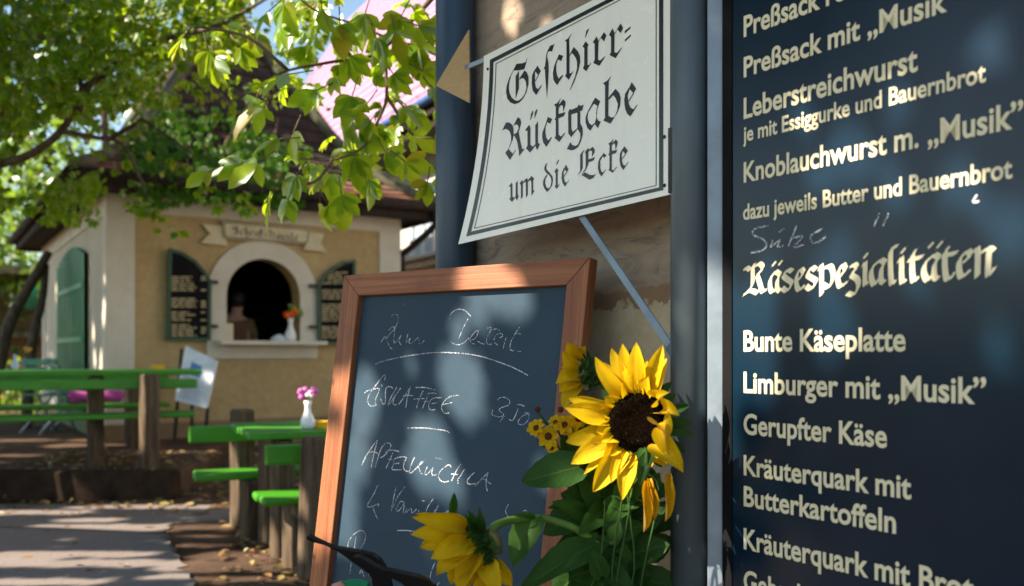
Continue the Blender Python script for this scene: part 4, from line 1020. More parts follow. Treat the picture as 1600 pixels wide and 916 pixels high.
p0, p1 = sg(900, 325, -.012), onp(1052, 548, P_S-N_S*.004, N_S); d = (p1-p0).normalized(); s_ = d.cross(N_S).normalized()
b = MB(); b.box((p0+p1)/2, ((p1-p0).length, .004, .017), (d, N_S, s_)); b.build('brace', M['brace'], sgn, bevel=.0008)
b = MB(); b.box(p1+d*.0, (.03, .012, .022), (d, N_S, s_)); b.build('brace_foot', M['pipe'], sgn, bevel=.002)

# ================================================================== chalkboard
cbt = thing('chalkboard', 'large wood framed chalkboard with a handwritten dessert menu leaning on the stone wall', 'chalkboard', V((TLc.x*.5+TRc.x*.5, 2.2, 0)))
TH = .035
def ext(pa, pb, z):  # extend a line in the board plane to height z
    t = (z-pa.z)/(pb.z-pa.z); return pa+(pb-pa)*t
oTL, oTR = cb(537, 430.5), cb(922, 402); iTL, iTR = cb(560, 462), cb(885, 445)
oBL, oBR = ext(oTL, cb(483, 913), .05), ext(oTR, cb(908.5, 541), .05); iBL, iBR = ext(iTL, cb(510, 916), .14), ext(iTR, cb(845, 866), .14)
def rail(name, q, mat):
    b = MB(); b.prism(q, -N_C*TH); return b.build(name, mat, cbt, bevel=.0025)
e = .0005
rail('top_rail', [oTL, iTL, iTR, oTR], M['framewood_h']); rail('bottom_rail', [oBL, oBR, iBR, iBL], M['framewood_h'])
rail('stile', [oTL, oBL, iBL, iTL], M['framewood_v']); rail('stile', [oTR, iTR, iBR, oBR], M['framewood_v'])
REC = -.018
b = MB(); grow = .02
b.prism([p+N_C*REC for p in (iTL-U_C*.02-D_C*.02, iBL-U_C*.02+D_C*.02, iBR+U_C*.02+D_C*.02, iTR+U_C*.02-D_C*.02)], -N_C*.008)
slate = b.build('slate_panel', M['slate'], cbt)
def cbs(px, py): return cb(px, py, REC+.0007)
def ribbon(b, pts, w0, w1=None, k=5):
    """flat chalk stroke on the slate; widths in metres"""
    P = smooth_path(pts, k) if len(pts) > 2 else [pts[0].lerp(pts[1], i/8) for i in range(9)]
    n = len(P); w1 = w1 or w0; prev = None; vs = []
    for i, p in enumerate(P):
        t = (P[min(i+1, n-1)]-P[max(i-1, 0)]).normalized(); s_ = t.cross(N_C); w_ = (w0+(w1-w0)*i/(n-1))*(.75+.5*abs(math.sin(i*1.7+p.x*90)))/2
        vs += [p-s_*w_, p+s_*w_]
    b.add(vs, [(2*i, 2*i+1, 2*i+3, 2*i+2) for i in range(n-1)])
H1, H2, H3, H4 = (580, 470, 9.157), (690, 470, 7.63), (560, 580, 8.325), (740, 600, 11.45)
H5, H6, H7, H8 = (555, 680, 9.16), (650, 690, 10.18), (560, 750, 5.714), (470, 810, 6.957)
CH = [
 ('soft', 2.6, H1, [[(285,235),(310,205),(350,195),(380,215),(385,270),(345,385),(280,460),(215,535),(190,515),(140,600)], [(200,515),(235,600),(270,670),(310,688)], [(245,430),(300,380),(335,395),(325,560),(345,605),(430,490)], [(430,490),(400,580),(430,635)], [(525,475),(500,600),(560,535)], [(560,535),(540,600),(570,610),(660,540),(680,530),(690,610),(720,620),(760,570)], [(465,35),(452,65)],
   [(55,912),(150,870),(320,830),(520,790),(700,765),(850,745),(1000,740)]]),
 ('soft', 2.6, H2, [[(95,225),(110,160),(160,115),(220,100),(280,120),(330,165),(350,190)], [(320,205),(260,320),(205,450)], [(115,490),(140,515),(200,525),(260,505),(310,460),(330,440)], [(350,470),(400,450),(440,370),(430,355),(390,380),(345,440),(340,480),(360,510),(400,515)], [(430,485),(480,510),(515,520)], [(540,335),(580,318),(595,335),(560,400),(535,470),(545,510),(580,522),(600,510)], [(620,350),(650,335),(690,355)], [(625,470),(640,420),(690,390),(725,400),(720,430),(690,440)], [(630,500),(670,530)], [(770,440),(745,520),(735,575)], [(930,315),(880,390),(830,480),(815,560),(830,590),(870,600)], [(850,395),(890,388),(955,400)], [(900,605),(945,605)]]),
 ('hard', 3.4, H2, [[(0,615),(120,620),(240,628),(330,638),(450,660),(560,690),(650,720),(800,775),(900,820),(1030,890)]]),
 ('hard', 3.0, H3, [[(340,120),(350,60),(320,65),(230,180),(150,290),(120,370),(140,440),(190,455),(235,435)], [(80,285),(110,260),(200,235),(265,225),(270,250),(225,360),(220,420),(240,440)], [(300,170),(305,200)], [(450,220),(400,200),(360,225),(350,300),(350,400),(320,430),(290,360)], [(500,210),(440,310),(390,410),(400,430),(550,220)], [(470,330),(450,420),(480,440),(500,430)], [(525,430),(600,330),(680,200)], [(680,200),(640,330),(615,480)], [(580,325),(640,316),(710,320)], [(740,215),(850,212),(930,225),(1000,245)], [(840,255),(790,370),(755,480)], [(720,365),(860,355)], [(890,300),(950,285),(1015,295)], [(900,330),(860,420),(830,490)], [(850,400),(930,390)], [(1080,345),(1000,350),(950,370),(915,440),(930,495),(960,505),(1000,500)], [(950,425),(1020,410)], [(1300,315),(1220,325),(1150,360),(1100,420),(1080,480),(1110,540),(1130,550),(1180,545)], [(1100,435),(1220,410)], [(640,750),(660,740),(850,740),(1040,760),(1130,775),(1195,803)]]),
 ('hard', 2.4, H4, [[(425,290),(470,250),(540,240),(610,265),(650,320),(620,380),(540,410),(470,440),(460,480),(510,520),(540,550),(510,580),(440,590),(370,570),(325,545),(345,465)], [(555,575),(500,640),(465,690)], [(785,375),(830,370),(910,400)], [(795,440),(760,540),(710,640),(680,660),(630,630)], [(920,520),(970,520),(960,545),(900,560),(820,630),(795,680),(810,720),(870,730),(940,690),(985,620),(995,550),(975,518)]]),
 ('hard', 3.2, H5, [[(95,430),(150,310),(220,200),(300,90),(315,90),(290,180),(260,300),(230,460)], [(160,290),(200,250),(270,240),(320,265),(335,290)], [(285,460),(320,340),(360,220),(400,150),(450,115),(500,120),(510,160),(470,230),(430,280),(400,305),(360,325)], [(435,260),(470,220),(540,215),(630,235)], [(540,250),(500,350),(440,475)], [(465,345),(530,350)], [(555,345),(620,320),(700,310),(735,325)], [(555,345),(545,420),(525,480),(545,495),(600,497),(660,495)], [(560,410),(630,402)], [(735,325),(700,400),(690,470),(720,510),(775,525)], [(850,315),(800,430),(780,520),(795,545),(860,490),(920,430),(990,370)], [(960,370),(910,440),(925,510),(945,550),(965,560)]]),
 ('hard', 3.2, H6, [[(185,390),(150,480),(150,530),(200,500),(270,420),(250,500),(275,540),(325,525)], [(305,260),(410,280)], [(555,410),(540,375),(490,385),(400,460),(355,540),(380,610),(450,645),(520,630)], [(715,350),(640,470),(565,630)], [(775,435),(700,560),(665,600),(670,670)], [(555,515),(670,525)], [(930,490),(850,570),(815,630),(830,670),(880,680),(950,665)], [(940,705),(1040,600),(1150,490)], [(1150,490),(1120,600),(1115,690),(1135,790)], [(1040,590),(1100,610),(1195,680)]]),
 ('hard', 2.9, H7, [[(175,45),(140,120),(85,215),(90,240),(130,235),(180,215),(175,240)], [(130,235),(145,290),(170,345)], [(335,65),(315,160),(285,300)], [(285,300),(340,170),(415,60)], [(410,205),(380,190),(350,230),(335,270),(360,275),(410,215),(400,280),(410,300)], [(430,250),(425,290),(470,255),(480,295),(520,260)], [(540,270),(530,300)], [(570,188),(588,188)], [(670,165),(620,240),(600,310),(620,335),(660,310),(715,225),(690,290),(680,320),(720,335)], [(740,330),(800,290),(790,280),(750,320),(770,345)], [(820,310),(870,295),(840,290),(830,340),(890,350)], [(345,452),(430,452),(540,465)], [(1340,215),(1315,270),(1325,310),(1345,335),(1360,325)], [(1465,280),(1495,270),(1500,290)]]),
 ('soft', 2.9, H8, [[(580,340),(590,270),(600,200)], [(510,340),(515,270),(560,190),(630,140),(680,140),(705,190),(690,260),(640,340),(600,360)], [(550,480),(540,550),(530,610)], [(640,600),(660,565),(690,640)], [(735,605),(745,615)], [(960,570),(985,550),(1000,570)], [(1460,480),(1420,570),(1405,660)], [(1480,730),(1500,700),(1510,690)]]),
]
lines = {'soft': MB(), 'hard': MB()}
groups = [('chalk_heading', [0]), ('chalk_heading', [1]), ('chalk_underline', [2]), ('chalk_writing', [3]), ('chalk_price', [4]), ('chalk_writing', [5, 6]), ('chalk_writing', [7]), ('chalk_writing', [8])]
for nm, idx in groups:
    bs = {}
    for i in idx:
        kind, wpx, (x0, y0, sc), strokes = CH[i]; b = bs.setdefault(kind, MB())
        for st in strokes: ribbon(b, [cbs(x0+x/sc, y0+y/sc) for x, y in st], wpx*.00072, wpx*.00072)
    for kind, b in bs.items(): b.build(nm, M['chalk'] if kind == 'hard' else M['chalksoft'], cbt)

# ================================================================== menu board
mbt = thing('menu_board', 'tall dark menu board with cream gold lettering right of the grey post', 'menu board', mb(1145, 900))
mL = mb(1145, 550); mL.z = 0
b = MB(); r0 = mL; r1 = mL-A_W*1.25; z0, z1 = .25, 2.7
b.prism([r0+V((0, 0, z0)), r0+V((0, 0, z1)), r1+V((0, 0, z1)), r1+V((0, 0, z0))], -N_W*.02); b.build('panel', M['panel'], mbt)
b = MB(); q0 = at(1128, 550, 1.735); q0.z = 0
b.box(r0+A_W*.013-N_W*.008+V((0, 0, 1.475)), (.024, .02, 2.45), (A_W, N_W, V((0, 0, 1)))); b.build('dark_gap_rim', M['black'], mbt)  # black rim strip standing in for the dark gap between frame bar and panel
b = MB(); xa, xb = at(1105.5, 550, 1.752), at(1130.5, 550, 1.745); d = (xb-xa); ln_ = d.length; d.normalize(); nn = V((-d.y, d.x, 0)); nn = -nn if nn.y > 0 else nn
c = (xa+xb)/2; M['framepaint'] = plain('frame_paint', (.24, .30, .345), .5, .5, .2, bump=.15)
b.box(V((c.x, c.y, 1.475))-nn*.012, (ln_, .024, 2.5), (d, nn, V((0, 0, 1)))); b.build('frame_bar', M['framepaint'], mbt, bevel=.0012)
b = MB(); b.box((r0+r1)/2+V((0, 0, z1+.02)), (1.27, .03, .035), (A_W, N_W, V((0, 0, 1)))); b.box((r0+r1)/2+V((0, 0, z0-.02)), (1.27, .03, .035), (A_W, N_W, V((0, 0, 1)))); b.box(r1-A_W*.02+V((0, 0, 1.475)), (.035, .03, 2.5), (A_W, N_W, V((0, 0, 1)))); b.build('frame_bar', M['framepaint'], mbt)
b = MB(); b.box(r1-A_W*.02+V((0, 0, .12)), (.05, .05, .25), (A_W, N_W, V((0, 0, 1)))); b.box(V((c.x, c.y, .12))-nn*.012, (.03, .024, .25), (d, nn, V((0, 0, 1)))); b.build('foot', M['framepaint'], mbt)
def text_mesh(s, size=1.0, offset=.018):
    cu_ = bpy.data.curves.new('t', 'FONT'); cu_.body = s; cu_.size = size; cu_.offset = offset; cu_.resolution_u = 4
    o = bpy.data.objects.new('t', cu_); COL.objects.link(o); dg = bpy.context.evaluated_depsgraph_get()
    me = bpy.data.meshes.new_from_object(o.evaluated_get(dg)); bpy.data.objects.remove(o); bpy.data.curves.remove(cu_); return me
def extents(me):
    xs = [v.co.x for v in me.vertices]; return min(xs), max(xs)
capme = text_mesh('H', 1, 0); CAPH = max(v.co.y for v in capme.vertices)
XD = -A_W                                                   # reading direction along the board
def mline(s, x0, y, cap_px, prefix=None, x1=None, capx=None, offset=.022):
    p = mb(x0, y, .0012); pc = mb(capx or x0, y-cap_px, .0012) if not capx else None
    h = cap_px/F*(p.y if capx is None else mb(capx, y).y)
    sz = h/CAPH
    me = text_mesh(s, 1.0, offset); pm = text_mesh(prefix or s, 1.0, offset); mn, mx = extents(pm)
    q = mb(x1, y, .0012) if x1 else None
    sx = ((q-p).dot(XD))/(mx-mn) if q else None
    if sx is None: sx = mline.last
    mline.last = sx; mline.ratio = sx/sz
    me.transform(Matrix(((XD.x*sx, 0, N_W.x, 0), (XD.y*sx, 0, N_W.y, 0), (0, sz, 0, 0), (0, 0, 0, 1))))
    me.transform(Matrix.Translation(p-XD*mn*sx))
    o = bpy.data.objects.new('menu_line', me); COL.objects.link(o); me.materials.clear(); me.materials.append(M['menuletters']); adopt(o, mbt)
    print('line', s, 'sx/sz', round(sx/sz, 3))
mline('Preßsack mit „Musik”', 1162, 120.8, 30, 'Preßsack mit', 1344)
mline('Preßsack rot', 1162, 57.7, 31, 'Preßsack', 1281.5)
mline('Leberstreichwurst', 1162, 185.5, 31, None, 1434)
mline('je mit Essiggurke und Bauernbrot', 1161, 222, 23, None, 1540.5)
mline('Knoblauchwurst m. „Musik”', 1162, 285, 30, 'Knoblauchwurst m.', 1435.5)
mline('dazu jeweils Butter und Bauernbrot', 1161, 343.8, 23.5, None, 1582)
mline('Bunte Käseplatte', 1162, 548.5, 31, None, 1415)
mline('Limburger mit „Musik”', 1162, 613, 31, None, 1541)
mline('Gerupfter Käse', 1162, 677.7, 30.5, None, 1386)
mline('Kräuterquark mit', 1162, 741.8, 30, None, 1424)
mline('Butterkartoffeln', 1162, 790, 30, None, 1400)
mline('Kräuterquark mit Brot', 1162, 857, 31, None, 1522)
mline('Gebackener', 1162, 922, 31, None, 1330)
GG, GH = (1150, 370, 7.27), (1350, 350, 7.27)
KS = [(GG, [[(85,385),(120,350),(165,372),(215,305)], [(188,330),(190,470),(180,560),(110,650)], [(90,660),(165,612),(245,640)], [(215,340),(265,305),(305,355),(235,440)], [(238,435),(268,520),(300,620),(345,600)],
  [(410,335),(455,280)], [(482,325),(530,268)], [(450,395),(390,480),(390,590),(420,625),(468,570)], [(450,395),(498,430),(470,490),(470,590),(500,620)],
  [(640,395),(590,378),(540,440),(590,490),(635,530),(580,615),(525,580)], [(768,405),(738,368),(690,440),(690,560),(722,605),(780,550)], [(768,405),(712,490)],
  [(905,375),(860,352),(810,430),(860,470),(910,510),(850,595),(795,560)], [(945,370),(970,340),(972,660)], [(985,365),(1070,335),(1103,420),(1088,520),(1040,575),(985,540)],
  [(1245,370),(1215,318),(1160,400),(1160,510),(1190,565),(1265,510)], [(1245,370),(1180,455)], [(1295,350),(1340,315),(1372,350),(1312,432),(1375,480),(1392,560),(1340,655),(1265,640)],
  [(1450,245),(1500,185)], [(1440,330),(1468,305),(1465,535),(1505,510)]]),
 (GH, [[(190,408),(100,490),(80,590),(115,690),(172,620)], [(190,408),(238,440),(200,500),(195,640),(230,670)], [(375,255),(305,310),(310,665),(362,640)], [(418,335),(472,272)], [(395,430),(425,395),(430,655),(482,630)], [(590,295),(550,380),(558,640),(622,600)], [(508,410),(662,375)],
  [(728,275),(792,208)], [(828,275),(892,198)], [(800,348),(700,440),(680,550),(720,640),(770,585)], [(800,348),(852,385),(805,450),(800,600),(842,625)], [(975,255),(920,340),(930,600),(980,618),(1032,550)], [(888,365),(1052,330)],
  [(1212,360),(1180,308),(1090,400),(1080,510),(1110,605),(1212,520)], [(1212,360),(1120,445)], [(1245,320),(1290,290),(1288,600)], [(1305,345),(1410,280),(1470,310)], [(1420,300),(1410,580),(1482,500)]])]
b = MB(); k = 0
for (x0, y0, sc), strokes in KS:
    for st in strokes:
        pts = [mb(x0+x/sc, y0+y/sc, .0012+.00004*k) for x, y in st]; k = (k+1) % 7
        pts = smooth_path(pts, 3) if len(pts) > 2 else pts
        nib(b, pts, (XD*.72+V((0, 0, .62))).normalized()*.0060)
        nib(b, [p+N_W*.00001 for p in pts], (XD*-.62+V((0, 0, .72))).normalized()*.0018)
        for p in (pts[0], pts[-1]):
            pass
b.build('menu_heading', M['menuletters'], mbt)
b = MB(); Z6 = (1040, 300, 2.857)
for st in [[(460,150),(400,165),(390,190),(440,215),(450,245),(420,265),(380,272)], [(480,215),(470,245),(510,215),(500,245),(525,240)], [(505,180),(530,165)], [(585,150),(548,243)], [(568,205),(612,200),(570,246),(618,236)], [(700,165),(650,195),(655,225),(680,225),(715,200)], [(955,95),(930,155)], [(995,95),(970,155)], [(1390,12),(1372,46),(1402,40)]]:
    pts = [mb(Z6[0]+x/Z6[2], Z6[1]+y/Z6[2], .0014) for x, y in st]; pts = smooth_path(pts, 4) if len(pts) > 2 else [pts[0].lerp(pts[1], i/6) for i in range(7)]
    n_ = len(pts); vs = []
    for i, p in enumerate(pts):
        t_ = (pts[min(i+1, n_-1)]-pts[max(i-1, 0)]).normalized(); s_ = t_.cross(N_W); w_ = .0017*(.8+.4*abs(math.sin(i*1.9))); vs += [p-s_*w_, p+s_*w_]
    b.add(vs, [(2*i, 2*i+1, 2*i+3, 2*i+2) for i in range(n_-1)])
b.build('chalk_writing', M['chalksoft'], mbt)
# ================================================================== sunflowers
random.seed(77)
def petal(b, base, tip, width, nrm, curl=.15, cup=.12, n=9, m_=6, twist=0, wave=0):
    base, tip, nrm = V(base), V(tip), V(nrm).normalized(); ax = tip-base; L = ax.length; ax.normalize()
    nrm = (nrm-ax*nrm.dot(ax)).normalized(); sd = ax.cross(nrm); vs = []
    for i in range(n+1):
        t = i/n; wv = (math.sin(math.pi*min(1, (t*.90+.10))**.9)**.7*width*(1+.05*math.sin(t*11+width*900)) if t < 1 else width*.03)
        ctr = base+ax*L*t+nrm*(curl*L*math.sin(math.pi*t*.9)+wave*L*math.sin(t*7))
        tw = twist*t; s2 = sd*math.cos(tw)+nrm*math.sin(tw); n2 = nrm*math.cos(tw)-sd*math.sin(tw)
        for j in range(m_+1):
            u = j/m_*2-1; rid = .045*math.cos(u*8+width*300)*wv+.05*wv*math.sin(t*8+u*3+width*500)*abs(u)
            vs.append(ctr+s2*u*wv*.5+n2*(cup*wv*u*u*2+rid))
    fs = [(i*(m_+1)+j, i*(m_+1)+j+1, (i+1)*(m_+1)+j+1, (i+1)*(m_+1)+j) for i in range(n) for j in range(m_)]
    o_ = len(b.v); r0_ = random.random()*5
    for i in range(n+1):
        for j in range(m_+1): b.uv[o_+i*(m_+1)+j] = (1*r0_+j/m_, i/n)
    b.add(vs, fs)
def big_leaf(b, base, tip, width, nrm, droop=.15, n=10):
    """heart-shaped toothed leaf with a fold along the midrib"""
    base, tip, nrm = V(base), V(tip), V(nrm).normalized(); ax = tip-base; L = ax.length; ax.normalize(); nrm = (nrm-ax*nrm.dot(ax)).normalized(); sd = ax.cross(nrm); vs = []; m_ = 8
    for i in range(n+1):
        t = i/n; wv = width*(max(0.02, (t+.05))**.45*max(0, 1-t)**.75*1.55); wv *= (1+.06*(i % 2))
        c_ = base+ax*L*(t)-nrm*droop*L*t*t
        for j in range(m_+1):
            u = j/m_*2-1; back = -.12*L*abs(u)*(1-t)**2
            vs.append(c_+sd*u*wv*.5+ax*back+nrm*(.16*abs(u)*wv+.025*L*math.sin(t*9+u*4)*abs(u)))
    fs = [(i*(m_+1)+j, i*(m_+1)+j+1, (i+1)*(m_+1)+j+1, (i+1)*(m_+1)+j) for i in range(n) for j in range(m_)]
    o_ = len(b.v); r0_ = random.random()*5
    for i in range(n+1):
        for j in range(m_+1): b.uv[o_+i*(m_+1)+j] = (0*r0_+j/m_, i/n)
    b.add(vs, fs)
def spike(b, base, tip, w_, nrm, curl=.2): petal(b, base, tip, w_, nrm, curl, .25, 6, 2)

# --- the big one facing us
YS = 1.70; cS = at(998, 661, YS); nS = V((-.30, -.94, .12)).normalized()
def sp(px, py, off=0): return onp(px, py, cS+nS*off, nS)
sf = thing('sunflower', 'largest sunflower, facing us, its right petals curling over the grey post', 'sunflower', V((.22, 1.75, 0)))
tips = [(930,557,.034),(943,566,.030),(956,544,.032),(973,537,.034),(985,560,.028),(995,534,.036),(1012,563,.03),(1036,539,.034),(1042,560,.034),(1030,600,.036),
        (882,637,.044),(888,622,.034),(884,691,.040),(893,725,.042),(912,742,.02),(927,769,.042),(973,782,.036),(955,755,.032)]
for i_ in range(15):
    a_ = i_*.28+1.0; rr_ = random.uniform(66, 84); tips.append((998+rr_*math.cos(a_), 661+rr_*1.02*math.sin(a_), random.uniform(.026, .036)))
for x, y, w_ in tips:
    a_ = math.atan2(y-661, x-998); base = sp(998+36*math.cos(a_), 661+40*math.sin(a_), -.004+random.uniform(-.004, .002))
    tip = sp(x, y, random.uniform(.0, .03)); b = MB(); petal(b, base, tip, w_, nS, random.uniform(.04, .14), random.uniform(.05, .2), twist=random.uniform(-.4, .4), wave=random.uniform(-.015, .015)); b.build('petal', M['petal'], sf, smooth=True)
for (x0, y0), (x, y), w_, cl_, tw in (((1032,625),(1050,612),.03,.5,.8), ((1036,640),(1065,651),.034,.35,.5), ((1035,665),(1048,690),.04,.6,1.0), ((1028,690),(1071,741),.046,.4,.5), ((1040,668),(1050,722),.03,.5,-.9)):
    b = MB(); petal(b, sp(x0, y0, .002), sp(x, y, .03), w_, nS, cl_, .3, twist=tw, wave=.04); b.build('petal', M['petal'], sf, smooth=True)
for (x0, y0), (x, y), w_ in (((1012,752),(1006,832),.019), ((1016,748),(1022,815),.016), ((1046,740),(1040,815),.018)):
    b = MB(); petal(b, sp(x0, y0, .01), sp(x, y, .02), w_, nS, .1, .6, twist=.9, wave=.03); b.build('petal', M['wilted'], sf, smooth=True)
# seed disc
xD = nS.orthogonal().normalized(); yD = nS.cross(xD); Rd = .062
b = MB(); pr_ = [(0, .014), (Rd*.35, .016), (Rd*.6, .019), (Rd*.85, .013), (Rd, .0), (Rd*.95, -.012), (Rd*.5, -.022), (0, -.025)]; b.lathe(cS, pr_, 36, nS); disc = b.build('disc', M['discdark'], sf, smooth=True)
def florets(lo, hi, mat, rr, hh, parent):
    b = MB(); N = 620
    for i in range(N):
        r_ = Rd*math.sqrt((i+.5)/N)
        if not lo <= r_/Rd < hi or random.random() < .06: continue
        a_ = i*2.39996; z = .0145+.004*min(1, r_/Rd/.6)-(max(0, r_/Rd-.62)*.035); c_ = cS+(xD*math.cos(a_)+yD*math.sin(a_))*r_+nS*z
        d = (nS+(xD*math.cos(a_)+yD*math.sin(a_))*(r_/Rd-.4)*.6+rnd(.12)).normalized(); x_ = d.orthogonal().normalized(); y_ = d.cross(x_); q = rr*random.uniform(.7, 1.2)
        b.add([c_+x_*q, c_+y_*q, c_-x_*q, c_-y_*q, c_+d*hh*random.uniform(.7, 1.4)], [(0, 1, 4), (1, 2, 4), (2, 3, 4), (3, 0, 4)])
    return b.build('florets', mat, parent)
florets(.0, .30, M['discmid'], .0014, .003, disc); florets(.30, .62, M['discgold'], .0010, .0035, disc); florets(.30, .64, M['discdark'], .0016, .004, disc); florets(.62, 1.02, M['discdark'], .0020, .007, disc)
b = MB()
for i in range(20):
    a_ = i*2.399; r_ = .068; base = cS-nS*.015+(xD*math.cos(a_)+yD*math.sin(a_))*.045; spike(b, base, base+(xD*math.cos(a_)+yD*math.sin(a_))*random.uniform(.035, .06)-nS*.01, .02, nS, .1)
for (x, y) in ((985, 545), (1005, 552), (1020, 560), (978, 552)):
    spike(b, sp(1000, 610, -.02), sp(x, y, -.02), .022, nS, .1)
spike(b, sp(1005,700,.012), sp(1012,752,.03), .02, nS, .3); spike(b, sp(1018,705,.02), sp(1000,760,.03), .026, nS, .3)
b.build('sepals', M['sfleaf'], sf, smooth=True)
b = MB(); b.tube(smooth_path([cS-nS*.02, at(985, 745, 1.76), at(968, 800, 1.76), at(958, 870, 1.74), at(955, 980, 1.74), V((.19, 1.75, 0))], 5), .0085, 9); b.build('stem', M['stem'], sf, smooth=True)
b = MB()
big_leaf(b, at(965, 800, 1.75), at(985, 725, 1.70), .05, V((-.3, -1, .3))); big_leaf(b, at(968, 790, 1.75), at(1015, 720, 1.72), .06, V((-.2, -1, .1)))
b.build('leaf', M['sflightleaf'], sf, smooth=True)

# --- the nodding one in the lower left, seen from behind
YN = 1.62; cN = at(752, 858, YN); nN = V((-.52, -.12, -.84)).normalized()       # the way the flower looks: down and left
sn = thing('sunflower', 'drooping sunflower at the bottom seen from behind, its petals spread over the chalkboard', 'sunflower', V((.12, 1.72, 0)))
xN = nN.orthogonal().normalized(); yN = nN.cross(xN)
ptips = [((728,826),(643,809),.030),((728,830),(649,803),.024),((735,828),(673,803),.030),((726,836),(641,836),.036),((730,842),(656,856),.038),((733,848),(673,874),.040),((737,852),(682,900),.042),((741,858),(705,915),.044),((746,864),(731,918),.044),((752,868),(752,930),.044),((758,872),(779,928),.040),((764,876),(800,916),.034),((740,846),(690,880),.04),((748,858),(716,925),.04)]
for (x0, y0), (x, y), w_ in ptips:
    f_ = random.uniform(-.03, .02); b = MB(); petal(b, at(x0, y0, YN+f_*.6), at(x, y, YN-.02+f_), w_, V((-.1, -1, .35)), random.uniform(.10, .22), random.uniform(.1, .3), twist=random.uniform(-.35, .35), wave=random.uniform(-.012, .012)); b.build('petal', M['petal'], sn, smooth=True)
for i in range(6):
    x0 = 735+i*6; b = MB(); petal(b, at(x0, 835+i*7, YN+.05), at(660+i*22, 850+i*13, YN+.05), .04, V((-.1, -1, .3)), .15, .2); b.build('petal', M['petal'], sn, smooth=True)
b = MB(); b.lathe(at(757, 848, YN+.01), [(0, .03), (.018, .026), (.034, .012), (.038, 0), (.03, -.008), (0, -.01)], 16, -nN); b.build('flower_back', M['sfleaf'], sn, smooth=True)
b = MB()
for (x, y, xb, yb) in ((710,770,706,806),(737,800,738,830),(729,795,735,828),(748,788,742,828),(757,812,748,835),(742,803,744,832),(765,826,752,840),(776,852,758,850),(772,872,760,862),(783,890,764,874),(724,800,732,834),(752,800,748,832),(735,815,728,840),(768,842,752,846),(784,858,762,858)):
    spike(b, at(xb, yb, YN+.0), at(x, y, YN-.03+random.uniform(-.02, .02)), .016, V((.3, -1, .4)), random.uniform(-.1, .25))
for i in range(12):
    x0, y0 = 742+i*2.2, 832+i*3.6; spike(b, at(x0, y0, YN-.01), at(x0-random.uniform(6, 26), y0+random.uniform(0, 16), YN-.045), .018, V((.3, -1, .4)), .2)
b.build('sepals', M['sfleaf'], sn, smooth=True)
b = MB(); b.tube(smooth_path([at(760, 845, YN+.01), at(768, 828, YN+.01), at(782, 818, YN+.03), at(800, 813, YN+.06), at(832, 809, YN+.09), at(862, 813, YN+.10), at(908, 831, YN+.11), at(945, 868, YN+.12), at(956, 930, YN+.12), V((.18, 1.74, 0))], 5), [.0085]*10+[.0075]*36, 9); b.build('stem', M['stem'], sn, smooth=True)
b = MB(); big_leaf(b, at(832, 812, YN+.08), at(800, 881, YN+.02), .075, V((-.3, -1, .5)), .1); b.build('leaf', M['sflightleaf'], sn, smooth=True)
b = MB(); petal(b, at(836, 808, YN+.08), at(800, 806, YN+.06), .012, V((0, -1, .3)), .2, .2); big_leaf(b, at(930, 850, YN+.1), at(812, 912, YN+.02), .085, V((-.2, -.8, .8)), .12); b.build('leaf', M['sfleaf'], sn, smooth=True)

# --- the one turned left behind the chalkboard's edge
YB = 1.82; sb_ = thing('sunflower', 'sunflower turned left in profile over the right edge of the chalkboard frame', 'sunflower', V((.16, 1.86, 0)))
for (x0, y0), (x, y), w_ in (((908,570),(887,531),.034),((905,578),(879,548),.036),((910,566),(900,534),.03),((903,582),(877,574),.034),((902,590),(868,601),.036),((902,595),(874,614),.034),((905,600),(880,640),.034),((900,586),(874,590),.03),((913,562),(915,540),.03)):
    b = MB(); petal(b, at(x0+3, y0, YB), at(x, y, YB-random.uniform(.0, .05)), w_, V((-.5, -.8, .2)), random.uniform(.05, .18), .18, twist=random.uniform(-.3, .3)); b.build('petal', M['petal'], sb_, smooth=True)
b = MB(); b.lathe(at(912, 583, YB), [(0, .035), (.02, .03), (.036, .012), (.04, 0), (.03, -.01), (0, -.012)], 16, V((.9, .3, .25)).normalized()); b.build('flower_back', M['sfleaf'], sb_, smooth=True)
b = MB()
for i in range(26):
    a_ = i*2.4; x0, y0 = 912+10*math.cos(a_)*.5, 583+18*math.sin(a_); spike(b, at(x0, y0, YB-.02), at(x0+random.uniform(2, 24), y0+random.uniform(-24, 20), YB-.04+random.uniform(-.02, .04)), .016, V((.2, -1, .2)), random.uniform(-.2, .3))
b.build('sepals', M['sfleaf'], sb_, smooth=True)
b = MB(); b.tube(smooth_path([at(917, 583, YB), at(936, 590, YB), at(948, 640, YB+.02), at(940, 760, YB+.03), at(935, 930, YB+.03), V((.16, 1.86, 0))], 5), .008, 8); b.build('stem', M['stem'], sb_, smooth=True)

# --- dark leaves of the bunch, shared among the three plants
def leaves(parent, lst):
    for bx, by, tx, ty, Y, w_, nx, nz in lst:
        b = MB(); big_leaf(b, at(bx, by, Y), at(tx, ty, Y-random.uniform(0, .05)), w_, V((nx, -1, nz)), random.uniform(.02, .15)); b.build('leaf', M['sfleaf'], parent, smooth=True)
leaves(sb_, [(905,730,814,752,1.74,.10,-.2,.6),(915,740,880,680,1.80,.08,.1,.3),(925,790,850,830,1.80,.10,-.3,.4),(930,800,878,770,1.84,.09,0,.5),(935,700,915,650,1.86,.09,0,.2)])
leaves(sf, [(960,800,905,740,1.79,.10,-.1,.4),(955,760,930,690,1.80,.10,0,.3),(965,830,1040,790,1.80,.10,.2,.4),(970,870,1045,850,1.76,.09,.1,.5),(960,880,890,900,1.72,.11,-.2,.6),(975,800,1030,745,1.84,.10,.2,.2),(950,850,905,800,1.80,.10,0,.3)])
